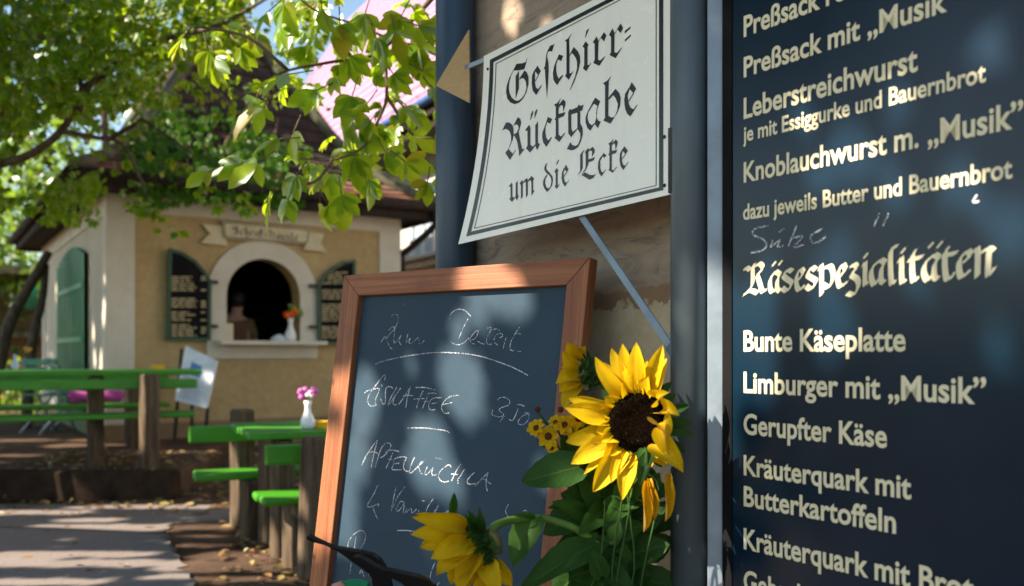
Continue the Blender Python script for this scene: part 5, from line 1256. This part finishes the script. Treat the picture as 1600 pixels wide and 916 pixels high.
leaves(sn, [(950,890,985,925,1.70,.06,.2,.6),(940,905,1000,960,1.72,.10,.1,.7),(930,870,860,935,1.74,.11,-.3,.6),(945,880,1020,900,1.80,.10,.1,.4),(935,860,870,850,1.80,.10,-.1,.4),(940,900,925,860,1.68,.05,0,.5)])
random.seed(5)
extra = []
for _ in range(60):
    bx, by = random.uniform(900, 1015), random.uniform(740, 930); a_ = random.uniform(0, 6.28); L = random.uniform(45, 85)
    extra.append((bx, by, bx+L*math.cos(a_), by+L*math.sin(a_)*.8, random.uniform(1.79, 1.90), random.uniform(.07, .11), random.uniform(-.6, .4), random.uniform(0, .7)))
leaves(sb_, [e_ for e_ in extra if e_[2] > 850])
random.seed(15)
for par in (sf, sn):
    for _ in range(11):
        bx, by = random.uniform(905, 1000), random.uniform(770, 920); a_ = random.uniform(-.6, 3.8); L = random.uniform(32, 70); b = MB()
        if bx+L*math.cos(a_) > 1040: continue
        big_leaf(b, at(bx, by, random.uniform(1.70, 1.80)), at(bx+L*math.cos(a_), by+L*math.sin(a_)*.9, random.uniform(1.66, 1.74)), random.uniform(.035, .075), V((random.uniform(-.7, .3), -1, random.uniform(0, .8))), random.uniform(.05, .35))
        b.build('leaf', random.choice((M['sfleaf'], M['sfleaf'], M['sfmid'])), par, smooth=True)
# thin grassy sprays
gs = thing('grass_spray', 'thin green grass blades among the sunflower stems', 'grass', V((.17, 1.7, 0))); b = MB()
for i in range(5):
    x0 = random.uniform(905, 1035); y1 = random.uniform(690, 830); b.tube(smooth_path([at(x0+random.uniform(-40, 40), 960, 1.69), at(x0, 890, 1.68), at(x0+random.uniform(-25, 25), y1+30, 1.68), at(x0+random.uniform(-25, 25), y1, 1.67)], 4), [.0018]*10+[.0012, .0008, .0004], 5)
b.build('blades', M['thinstem'], gs, smooth=True)
# --- small yellow and brown daisies
tk = thing('coreopsis_spray', 'spray of small yellow daisies with brown centres in front of the chalkboard frame', 'flowers', V((.1, 1.78, 0)))
for x, y, r_, n_ in ((838, 669, .019, (-.4, -.8, .3)), (857, 682, .024, (-.3, -.9, .1)), (882, 664, .022, (.1, -.9, .4)), (903, 655, .020, (.3, -.9, .3)), (868, 660, .016, (-.2, -.8, .6)), (893, 672, .016, (0, -1, 0)), (862, 700, .014, (-.3, -.9, -.2))):
    c_ = at(x, y, 1.76); n_ = V(n_).normalized(); xx_ = n_.orthogonal().normalized(); yy_ = n_.cross(xx_); b = MB(); k0 = random.random()
    for i in range(8):
        a_ = k0+i*.785+random.uniform(-.12, .12); d = xx_*math.cos(a_)+yy_*math.sin(a_); petal(b, c_+d*r_*.25, c_+d*r_*random.uniform(.9, 1.15)+n_*random.uniform(-.004, .005), r_*.62, n_, .1, .15, 5, 3)
    bl_ = b.build('blossom', M['petal'], tk, smooth=True)
    b = MB(); b.lathe(c_, [(0, .006), (r_*.2, .005), (r_*.34, .001), (r_*.2, -.003), (0, -.004)], 10, n_); b.build('centre', M['brownbud'], bl_, smooth=True)
b = MB()
for x, y in ((840, 640), (900, 640), (876, 640)):
    b.lathe(at(x, y, 1.76), [(0, .006), (.005, .004), (.006, -.001), (.003, -.006), (0, -.006)], 10, V((0, -.3, .95)).normalized())
b.build('bud', M['brownbud'], tk, smooth=True)
b = MB()
for x, y in ((838, 669), (857, 682), (882, 664), (903, 655), (840, 640), (900, 640), (868, 660)):
    b.tube(smooth_path([at(x, y+2, 1.765), at(x+(915-x)*.35, y+45, 1.79), at(915+(x-880)*.2, 790, 1.81), at(925+(x-880)*.1, 940, 1.80), V((.14+(x-880)*.0004, 1.79, 0))], 5), .0022, 6)
b.build('stem', M['thinstem'], tk, smooth=True)
b = MB()
for x, y, x2, y2 in ((855, 700, 838, 690), (890, 720, 860, 712), (880, 790, 855, 795)): petal(b, at(x, y, 1.79), at(x2, y2, 1.76), .014, V((0, -1, .4)), .1, .2)
b.build('leaf', M['sfleaf'], tk, smooth=True)

# ================================================================== black levers in the foreground
def lever(label, outline, Y, thick, group):
    x0, y0, sc = H8; pts = [at(x0+x/sc, y0+y/sc, Y+(x-60)/1400*-.10) for x, y in outline]
    t = thing('black_lever', label, 'lever', V((pts[0].x+.2, Y, 0)), group)
    b = MB(); b.prism(pts, (0, thick, 0)); o = b.build('arm', M['blackplastic'], t, bevel=.0035, tri=False, seg=3)
    return t, pts
t, pts = lever('black curved plastic lever with a thin tip reaching left across the chalkboard frame', [(60,205),(75,193),(110,210),(160,235),(270,290),(390,328),(500,345),(650,372),(770,398),(850,450),(905,530),(960,650),(985,760),(990,900),(790,900),(780,737),(770,650),(730,600),(660,545),(560,478),(460,402),(380,350),(250,290),(120,258),(65,232)], 1.62, .022, 'black levers')
b = MB(); c_ = at(470+890/6.957, 810+860/6.957, 1.57); b.tube([V((c_.x, c_.y+.01, c_.z+.02)), V((c_.x, c_.y+.01, .0))], .012, 12); b.build('pole', M['blackplastic'], t, smooth=True)
t, pts = lever('black curved plastic lever nearer the drooping sunflower, behind which the other lever rises', [(555,440),(572,418),(640,425),(720,470),(800,520),(900,562),(1000,578),(1150,612),(1290,645),(1380,690),(1440,760),(1480,900),(1290,900),(1250,850),(1180,770),(1080,700),(960,640),(860,590),(720,525),(620,480),(560,458)], 1.56, .022, 'black levers')
b = MB(); c_ = at(470+1390/6.957, 810+870/6.957, 1.47); b.tube([V((c_.x, c_.y+.01, c_.z+.02)), V((c_.x, c_.y+.01, .0))], .012, 12); b.build('pole', M['blackplastic'], t, smooth=True)
cdt = thing('folded_card', 'green and pink folded card standing at the bottom edge in front of the chalkboard', 'card', at(550, 930, 1.75))
b = MB(); x0, y0, sc = H8; b.prism([at(x0+x/sc, y0+y/sc, 1.74) for x, y in ((430, 690), (560, 655), (650, 658), (745, 690), (720, 740), (600, 800), (480, 770))], (0, .02, -.01)); b.build('green_side', M['greencard'], cdt, bevel=.002)
b = MB(); b.prism([at(x0+x/sc, y0+y/sc, 1.735) for x, y in ((320, 740), (420, 705), (460, 715), (520, 790), (480, 2400), (330, 2400))], (0, .02, 0)); b.build('pink_side', M['pinkcard'], cdt, bevel=.002)
# ================================================================== trees
random.seed(101)
def limb(b, pts, r0, r1, k=5, seg=8):
    P = smooth_path(pts, k); n = len(P); b.tube(P, [r0+(r1-r0)*i/(n-1) for i in range(n)], seg)
# --- spots of sun: rays that the shading crowns leave open --------------------------------
SPOT = []                                                          # (point, radius)
def spot(p, r): SPOT.append((V(p), r))
GS = 1.0
def streak(p, q, r):
    n = max(1, int((q-p).length/(r*.8)));
    for i in range(n+1): spot(p.lerp(q, i/n), r)
for x, y, r in ((708,580,.05),(712,602,.05),(657,690,.05),(656,718,.05),(690,745,.025),(562,604,.04),(556,630,.042),(546,695,.03),(541,718,.036),(527,785,.036),(523,815,.045),(735,474,.022),(770,458,.022),(800,456,.022),(704,500,.012),(634,560,.008),(838,735,.012),
                (745,432,.045),(770,425,.032),(512,700,.03),(505,760,.05),(499,800,.055),(493,832,.03),(524,612,.022)):
    spot(cb(x, y), r)
for x, y, r in ((1195,470,.045),(1190,510,.05),(1200,550,.04),(1215,430,.03),(1180,590,.03),(1285,440,.03),(1300,520,.035),(1310,400,.03),(1330,240,.035),(1250,185,.015),(1280,265,.02),(1400,290,.02),(1500,290,.03),(1400,170,.02),(1545,80,.02),(1580,360,.03),(1560,540,.02),(1430,430,.02)):
    spot(mb(x, y), r*.72)
for y in range(450, 930, 40): spot(at(1118, y, 1.74), .028)
Gz = lambda x, y: onz(x, y, 0); Tz = lambda x, y: onz(x, y, TZ)
for x0, x1, y, r in ((130,360,795,.10),(0,120,804,.10),(-150,0,806,.1),(70,250,828,.13),(110,180,816,.08),(20,220,870,.09),(40,225,884,.10),(-60,60,880,.08),(0,150,914,.07),(290,460,884,.13),(330,450,868,.11),(300,375,822,.12),(280,330,850,.04),(250,300,905,.06),(340,410,850,.07),(420,470,860,.07),(270,320,893,.04),(380,460,905,.06),(280,340,838,.035),(330,420,905,.05),(250,355,712,.10),(440,480,820,.08)): streak(Gz(x0, y), Gz(x1, y), r*.72)
for x0, x1, y, r in ((0,80,740,.09),(95,210,725,.09),(-60,45,712,.09),(0,168,688,.12),(-100,40,732,.08),(120,200,741,.05)): streak(Tz(x0, y), Tz(x1, y), r*.7)
for z in (.5, .62, .74, .85, .95): spot(pL+V((-.07, -.02, z-TZ)), .07)
for x0, x1, y, Y, r in ((20,215,649,7.45,.10),(255,285,651,7.45,.06),(10,120,587,7.75,.05),(140,310,588,7.75,.05),(395,470,775,4.85,.09),(320,400,740,5.9,.06),(395,480,665,5.4,.05),(60,180,578,8.2,.08)): streak(at(x0, y, Y), at(x1, y, Y), r)
for x, y, Y, r in ((366,760,6.1,.06),(366,790,6.1,.07),(366,715,6.1,.05),(412,720,5.4,.05),(412,800,5.3,.06),(412,830,5.3,.06),(470,850,4.65,.05),(478,790,4.65,.05),(480,625,5.3,.06),(150,620,9,.10),(20,628,9,.15),(70,628,9,.1)): spot(at(x, y, Y), r)
for x, y, r in ((166,480,.04),(165,500,.05),(166,440,.025),(146,520,.05),(148,560,.06),(88,455,.06)): spot(ks(x, y), r)
random.seed(8)
for _ in range(26): p = on_roof(random.uniform(290, 650), random.uniform(235, 306)); spot(p, random.uniform(.05, .13)) if p else None
for _ in range(14): p = on_roof(random.uniform(540, 650), random.uniform(265, 306)); spot(p, random.uniform(.06, .14)) if p else None
for x, y, r in ((850,70,.03),(800,20,.03)): spot(onp(x, y, P_W, N_W), r)
for x, y in ((900,600),(960,600),(930,720),(720,860),(690,850),(820,850),(870,730),(1000,560)): spot(at(x, y, 1.7), .02)
SP = np.array([tuple(p) for p, r in SPOT]); SR = np.array([r for p, r in SPOT]); Sv = np.array(tuple(SUN))
def open_ray(c, extra):
    d = c[None, :]-SP; t = d@Sv; d2 = ((d-t[:, None]*Sv)**2).sum(1)
    return bool(np.any((d2 < (SR+extra)**2) & (t > 1)))
# --- shading crowns, up the sun from what they shade ---------------------------------------
def shade_crown(zones, ex, size, zlo, zhi, seed):
    random.seed(seed); lst = []; cnt = 0
    for (x0, x1, y0, y1, z0, z1, n) in zones:
        for _ in range(n):
            p = V((random.uniform(x0, x1), random.uniform(y0, y1), random.uniform(z0, z1))); h = random.uniform(zlo, zhi)
            c = p+SUN*((h-p.z)/SUN.z)
            d = rnd(.8)+V((0, 0, -.3)); nn_ = SUN+rnd(.35)
            for lf in palmate(c-d.normalized()*size*.5, d, nn_, size, 5, 2.6):
                if not open_ray(np.array(lf[0])+np.array(lf[1])*lf[3]*.5, size*ex): lst.append(lf)
    return lst
nearz = [(-1.3, 1.3, 1.2, 3.1, 0, 2.7, 11000), (.6, 1.5, .3, 1.6, .2, 2.7, 5000)]
midz = [(-5.2, .2, 3.2, 8.9, 0, 1.25, 15000)]
kioz = [(-7.5, -.8, 8.6, 12.6, 0, 4.9, 8500), (-9.4, -4.2, 9.2, 15.8, 0, 3.4, 8000)]
t1 = thing('shade_tree', 'tall chestnut tree shading the yard from beyond the left edge', 'tree', V((-10.6, 4.6, 0)))
b = MB(); limb(b, [(-10.6, 4.6, -.1), (-10.5, 4.6, 2), (-10.3, 4.5, 4.5), (-10.0, 4.4, 7.5)], .30, .12)
for e_ in ((-13, 2.5, 6.8), (-12.5, 7.5, 7), (-8, 2.2, 6.8), (-8.6, 7.5, 6.9), (-9, 0, 6.4)): limb(b, [(-10.4, 4.55, 4.0), V((-10.4, 4.55, 4.0)).lerp(V(e_), .5)+V((0, 0, .5)), e_], .13, .03)
b.build('trunk', M['bark'], t1, smooth=True)
leaf_obj('crown', shade_crown(midz, .22, .13, 4.1, 5.2, 3)+shade_crown(kioz, .3, .17, 6.0, 7.9, 5), M['shadeleaf'], t1, small=True)
t2 = thing('shade_tree', 'chestnut tree shading the wall and chalkboard from the left behind the camera', 'tree', V((-5.2, -.6, 0)))
b = MB(); limb(b, [(-5.2, -.6, -.1), (-5.1, -.6, 1.6), (-4.9, -.5, 3.4), (-4.7, -.4, 5)], .26, .1)
for e_ in ((-5.6, .9, 4.8), (-3.4, -1.2, 4.8), (-3.0, .3, 4.7)): limb(b, [(-5, -.55, 3), V((-5, -.55, 3)).lerp(V(e_), .5)+V((0, 0, .4)), e_], .11, .03)
b.build('trunk', M['bark'], t2, smooth=True)
leaf_obj('crown', shade_crown(nearz, .30, .085, 4.3, 5.3, 4), M['shadeleaf'], t2, small=True)

# --- the spreading tree whose sunlit boughs fill the upper left -----------------------------
random.seed(202)
t3 = thing('spreading_tree', 'chestnut tree with sunlit yellow green boughs hanging over the kiosk roof in the upper left', 'tree', V((-6.3, 6.4, 0)))
b = MB(); limb(b, [(-6.3, 6.4, -.1), (-6.2, 6.4, 1.6), (-5.9, 6.45, 2.6), (-5.2, 6.6, 3.3)], .22, .12)
BR = [[(-30, 262, 6.6), (40, 245, 6.5), (95, 205, 6.3), (125, 150, 6.2), (120, 90, 6.2), (100, 20, 6.2)], [(-40, 10, 6.0), (10, 35, 6.0), (50, 55, 6.0), (95, 66, 6.0)], [(118, 185, 6.2), (150, 120, 6.1), (200, 90, 6.0), (262, 60, 5.8)], [(130, 135, 6.2), (175, 112, 6.2), (215, 80, 6.3)],
      [(170, 218, 6.8), (210, 195, 6.6), (228, 190, 6.5), (300, 240, 6.4)], [(95, 205, 6.3), (150, 215, 6.5), (190, 225, 6.6), (220, 280, 6.5), (228, 305, 6.4)], [(262, 60, 5.8), (340, 40, 5.6), (430, -10, 5.4)], [(-20, 262, 6.6), (0, 200, 6.5), (5, 110, 6.5), (-10, 20, 6.5)]]
for i, br in enumerate(BR): limb(b, [at(*q) for q in br], .036 if i == 0 else .02, .008)
b.build('trunk', M['bark'], t3, smooth=True)
lst = []
def dens(x, y):
    d = 1.0
    if ((x-98)/70)**2+((y-232)/50)**2 < 1: d *= .05
    if ((x-40)/45)**2+((y-275)/30)**2 < 1: d *= .15
    if math.sin(x*.051+1)*math.sin(y*.063)+.5*math.sin(x*.11+y*.09) > .62: d *= .25
    if ((x-416)/26)**2+((y-50)/85)**2 < 1: d *= .06
    if x > 150 and y > 170: d *= .08 if y < 300 else .04
    if x > 250 and y > 90: d *= .12
    if x > 430: d *= max(0, 1-(x-430)/90)*.6
    if y > 290: d *= .35 if x < 70 else .6
    if x < 70 and y > 330: d *= .12
    return d
n = 0
while n < 8500:
    x, y = random.uniform(-90, 560), random.uniform(-90, 350)
    if random.random() > dens(x, y): continue
    Y = random.uniform(5.4, 8.3) if y < 200 else random.uniform(6.4, 8.3)
    p = at(x, y, Y); d = rnd(.7)+V((0, -.1, -.5)); nn_ = V((-.3, -.5, .7))+rnd(.5)
    lst += palmate(p, d, nn_, random.uniform(.04, .085), 5, 2.3); n += 1
# hanging sprays in front of the wall and eave
for (xa, ya, xb, yb, k) in ((205, 312, 290, 378, 16), (180, 300, 250, 355, 12), (270, 250, 330, 300, 16), (370, 300, 400, 330, 6), (120, 290, 140, 330, 5), (300, 270, 345, 330, 10), (330, 290, 400, 335, 8)):
    for i in range(k):
        f_ = random.random(); p = at(xa+(xb-xa)*f_+random.gauss(0, 7), ya+(yb-ya)*f_+random.gauss(0, 6), 6.5); lst += palmate(p, rnd(.6)+V((0, 0, -.6)), V((-.3, -.6, .6))+rnd(.4), random.uniform(.05, .10), 4, 2.0)
leaf_obj('crown', lst, M['crown'], t3)

# --- the nearer bough with large leaves at the top centre ------------------------------------
random.seed(303)
t4 = thing('overhanging_bough', 'bough with large hand shaped sunlit leaves hanging in beside the dark downpipe', 'bough', at(640, -60, 3.3))
b = MB()
YB4 = 3.25
twigs = [[(742, -90, 3.6), (690, -20, 3.4), (640, 35, 3.3), (585, 85, 3.25), (530, 95, 3.2), (450, 110, 3.15), (410, 130, 3.1)], [(600, 70, 3.25), (604, 150, 3.25), (590, 190, 3.22), (570, 228, 3.2), (520, 250, 3.18), (470, 248, 3.15)], [(690, 60, 3.3), (650, 70, 3.25), (612, 62, 3.22), (560, 40, 3.2), (500, 20, 3.15), (470, 0, 3.1)],
         [(520, 250, 3.18), (490, 285, 3.15), (440, 285, 3.1)], [(604, 150, 3.25), (640, 205, 3.25), (672, 235, 3.25)], [(450, 110, 3.15), (390, 60, 3.1), (330, 45, 3.05), (300, 42, 3.0)]]
for i, tw in enumerate(twigs): limb(b, [at(*q) for q in tw], .012 if i == 0 else .007, .003, 4, 7)
b_br = b; limb(b, [at(742, -90, 3.6), V((.9, 4.2, 3.2)), V((3.2, 5.6, 3.4)), V((6, 7, 3.2))], .02, .07)
L4 = [(490,110,.16,(-.9,-.2,-.5)),(440,140,.17,(-.8,-.1,-.7)),(470,180,.13,(-.5,0,-.9)),(540,60,.12,(.2,0,-1)),(560,120,.13,(-.3,0,-1)),(600,95,.10,(.6,0,-.8)),(630,60,.11,(.7,0,-.7)),(650,40,.12,(.4,0,-.9)),(640,100,.10,(.9,0,-.5)),(660,120,.10,(.8,-.2,-.6)),
      (470,215,.14,(-.9,0,-.3)),(430,235,.14,(-.8,0,-.6)),(480,250,.12,(-.6,0,-.8)),(520,240,.13,(-.2,0,-1)),(550,215,.12,(.3,0,-.9)),(590,215,.12,(.6,0,-.8)),(610,235,.12,(.7,0,-.7)),(570,255,.11,(.2,0,-1)),(530,275,.12,(0,0,-1)),(500,290,.12,(-.2,0,-1)),(440,275,.13,(-.7,0,-.7)),(405,255,.12,(-1,0,-.3)),(460,290,.10,(-.4,0,-.9)),
      (410,130,.11,(-.5,0,-.9)),(420,150,.09,(-.4,0,-.9)),(505,30,.12,(-.5,0,-.9)),(470,10,.13,(-.6,0,-.7)),(440,0,.12,(-.8,0,-.6)),(530,10,.12,(0,0,-1)),(575,30,.12,(.2,0,-1)),(610,20,.13,(.3,0,-1)),(655,5,.13,(.5,0,-.9)),(590,140,.11,(-.6,0,-.8)),(612,150,.10,(.7,0,-.7)),(595,170,.10,(-.7,0,-.6)),(625,195,.11,(.7,0,-.6)),(650,215,.12,(.9,0,-.4)),(668,250,.13,(.6,0,-.8)),(672,260,.10,(-.1,0,-1)),
      (300,40,.11,(-.6,0,-.8)),(318,50,.12,(.2,0,-1)),(330,70,.10,(.1,0,-1)),(345,85,.09,(-.2,0,-1)),(360,55,.10,(.5,0,-.9)),(375,40,.10,(.8,0,-.5)),(500,300,.10,(.3,0,-1)),(350,258,.10,(-.9,0,-.4)),(540,160,.12,(-.4,0,-.9)),(520,130,.12,(-.8,0,-.5)),(560,180,.11,(.5,0,-.8)),(625,30,.12,(.9,0,-.4)),(670,80,.11,(.7,0,-.6)),(675,150,.09,(.3,0,-.9)),(640,0,.12,(-.3,0,-.9)),(580,-10,.13,(-.3,0,-.9)),(500,-20,.13,(.2,0,-.9)),(450,-20,.12,(-.2,0,-.9))]
lst = []
for x, y, s_, d in L4:
    Y = 3.18+random.uniform(-.16, .12); p = at(x, y, Y); d = V(d)+rnd(.12); p2 = p+V(d).normalized()*s_*.55
    b_br.tube([p, p2], .0022, 5)
    lst += palmate(p2, d, V((-.35, -.75, .55))+rnd(.42), s_, random.choice((5, 5, 3, 4)), 2.2)
for _ in range(130):
    tw = random.choice(twigs[:3]); i = random.randrange(len(tw)-1); f_ = random.random(); x = tw[i][0]+(tw[i+1][0]-tw[i][0])*f_+random.gauss(0, 24); y = tw[i][1]+(tw[i+1][1]-tw[i][1])*f_+random.gauss(0, 20)
    if x > 672 or (388 < x < 445 and y < 130): continue
    lst += palmate(at(x, y, 3.3+random.uniform(-.1, .5)), rnd(.6)+V((0, 0, -.8)), V((-.3, -.6, .6))+rnd(.5), random.uniform(.045, .10), 5, 2.2)
leaf_obj('leaves', lst, M['branchleaf'], t4); b_br.build('branch', M['twig'], t4, smooth=True)

# --- trees beyond the kiosk -------------------------------------------------------------------
random.seed(404)
def far_tree(label, x, y, h, r, n, leaf=.30, low=.35, mat='farleaf'):
    t = thing('background_tree', label, 'tree', V((x, y, 0)), 'trees beyond the kiosk'); b = MB(); limb(b, [(x, y, -.1), (x+.1, y, h*.35), (x-.1, y, h*.8)], .22, .06)
    clumps = []
    for i in range(26):
        d = rnd(1).normalized(); c = V((x, y, h*(.5+low*.25)))+V((d.x*r*random.uniform(.4, 1), d.y*r*random.uniform(.4, 1), d.z*h*.34)); clumps.append((c, r*random.uniform(.22, .42)))
        if i < 9: limb(b, [(x, y, h*.35), V((x, y, h*.4)).lerp(c, .6), c], .06, .015, 3, 6)
    b.build('trunk', M['bark'], t, smooth=True); lst = []
    for _ in range(n):
        c, rr = random.choice(clumps); p = c+rnd(1).normalized()*rr*random.uniform(.35, 1.05); lst.append((tuple(p), tuple(rnd()+V((0, 0, -.3))), tuple(V((-.4, -.4, .8))+rnd(.7)), leaf*random.uniform(.6, 1.2)))
    leaf_obj('crown', lst, M[mat], t, small=True)
for a_ in (('tall far tree behind the left rear corner of the kiosk', -8.6, 19, 9.0, 2.8, 2600), ('rounded far tree at the far left edge of the view', -13.2, 21, 8.0, 2.9, 2600), ('far tree above the garden stall with a low crown', -15.5, 27, 9.5, 3.6, 2600), ('far tree half hidden behind the kiosk roof', -9.5, 29, 12.5, 3.6, 3000), ('low far bush behind the stall', -19, 33, 6, 4.2, 2400)): far_tree(*a_)

# --- unseen leafy row, added to darken the low part of the board reflections --------------------------------------------------
hd_ = thing('unseen_hedge', 'low clipped leafy row out of view on the left, added to darken reflections', 'unseen_hedge', V((-24, 0, 0))); lst = []
b = MB(); b.box((-24, 0, 1.0), (1.0, 39, 2.0)); b.build('branches', M['bark'], hd_)
for _ in range(9000):
    f_ = random.random(); p = V((-24+random.uniform(-.75, .75), random.uniform(-20, 20), 2.45+random.gauss(0, .1))) if f_ < .3 else V((-23.3+random.gauss(0, .12), random.uniform(-20, 20), random.uniform(0, 2.5)))
    lst.append((tuple(p), tuple(rnd()), tuple(V((.6, 0, .6))+rnd(.5)), random.uniform(.2, .4)))
leaf_obj('foliage', lst, M['farleaf'], hd_, small=True)
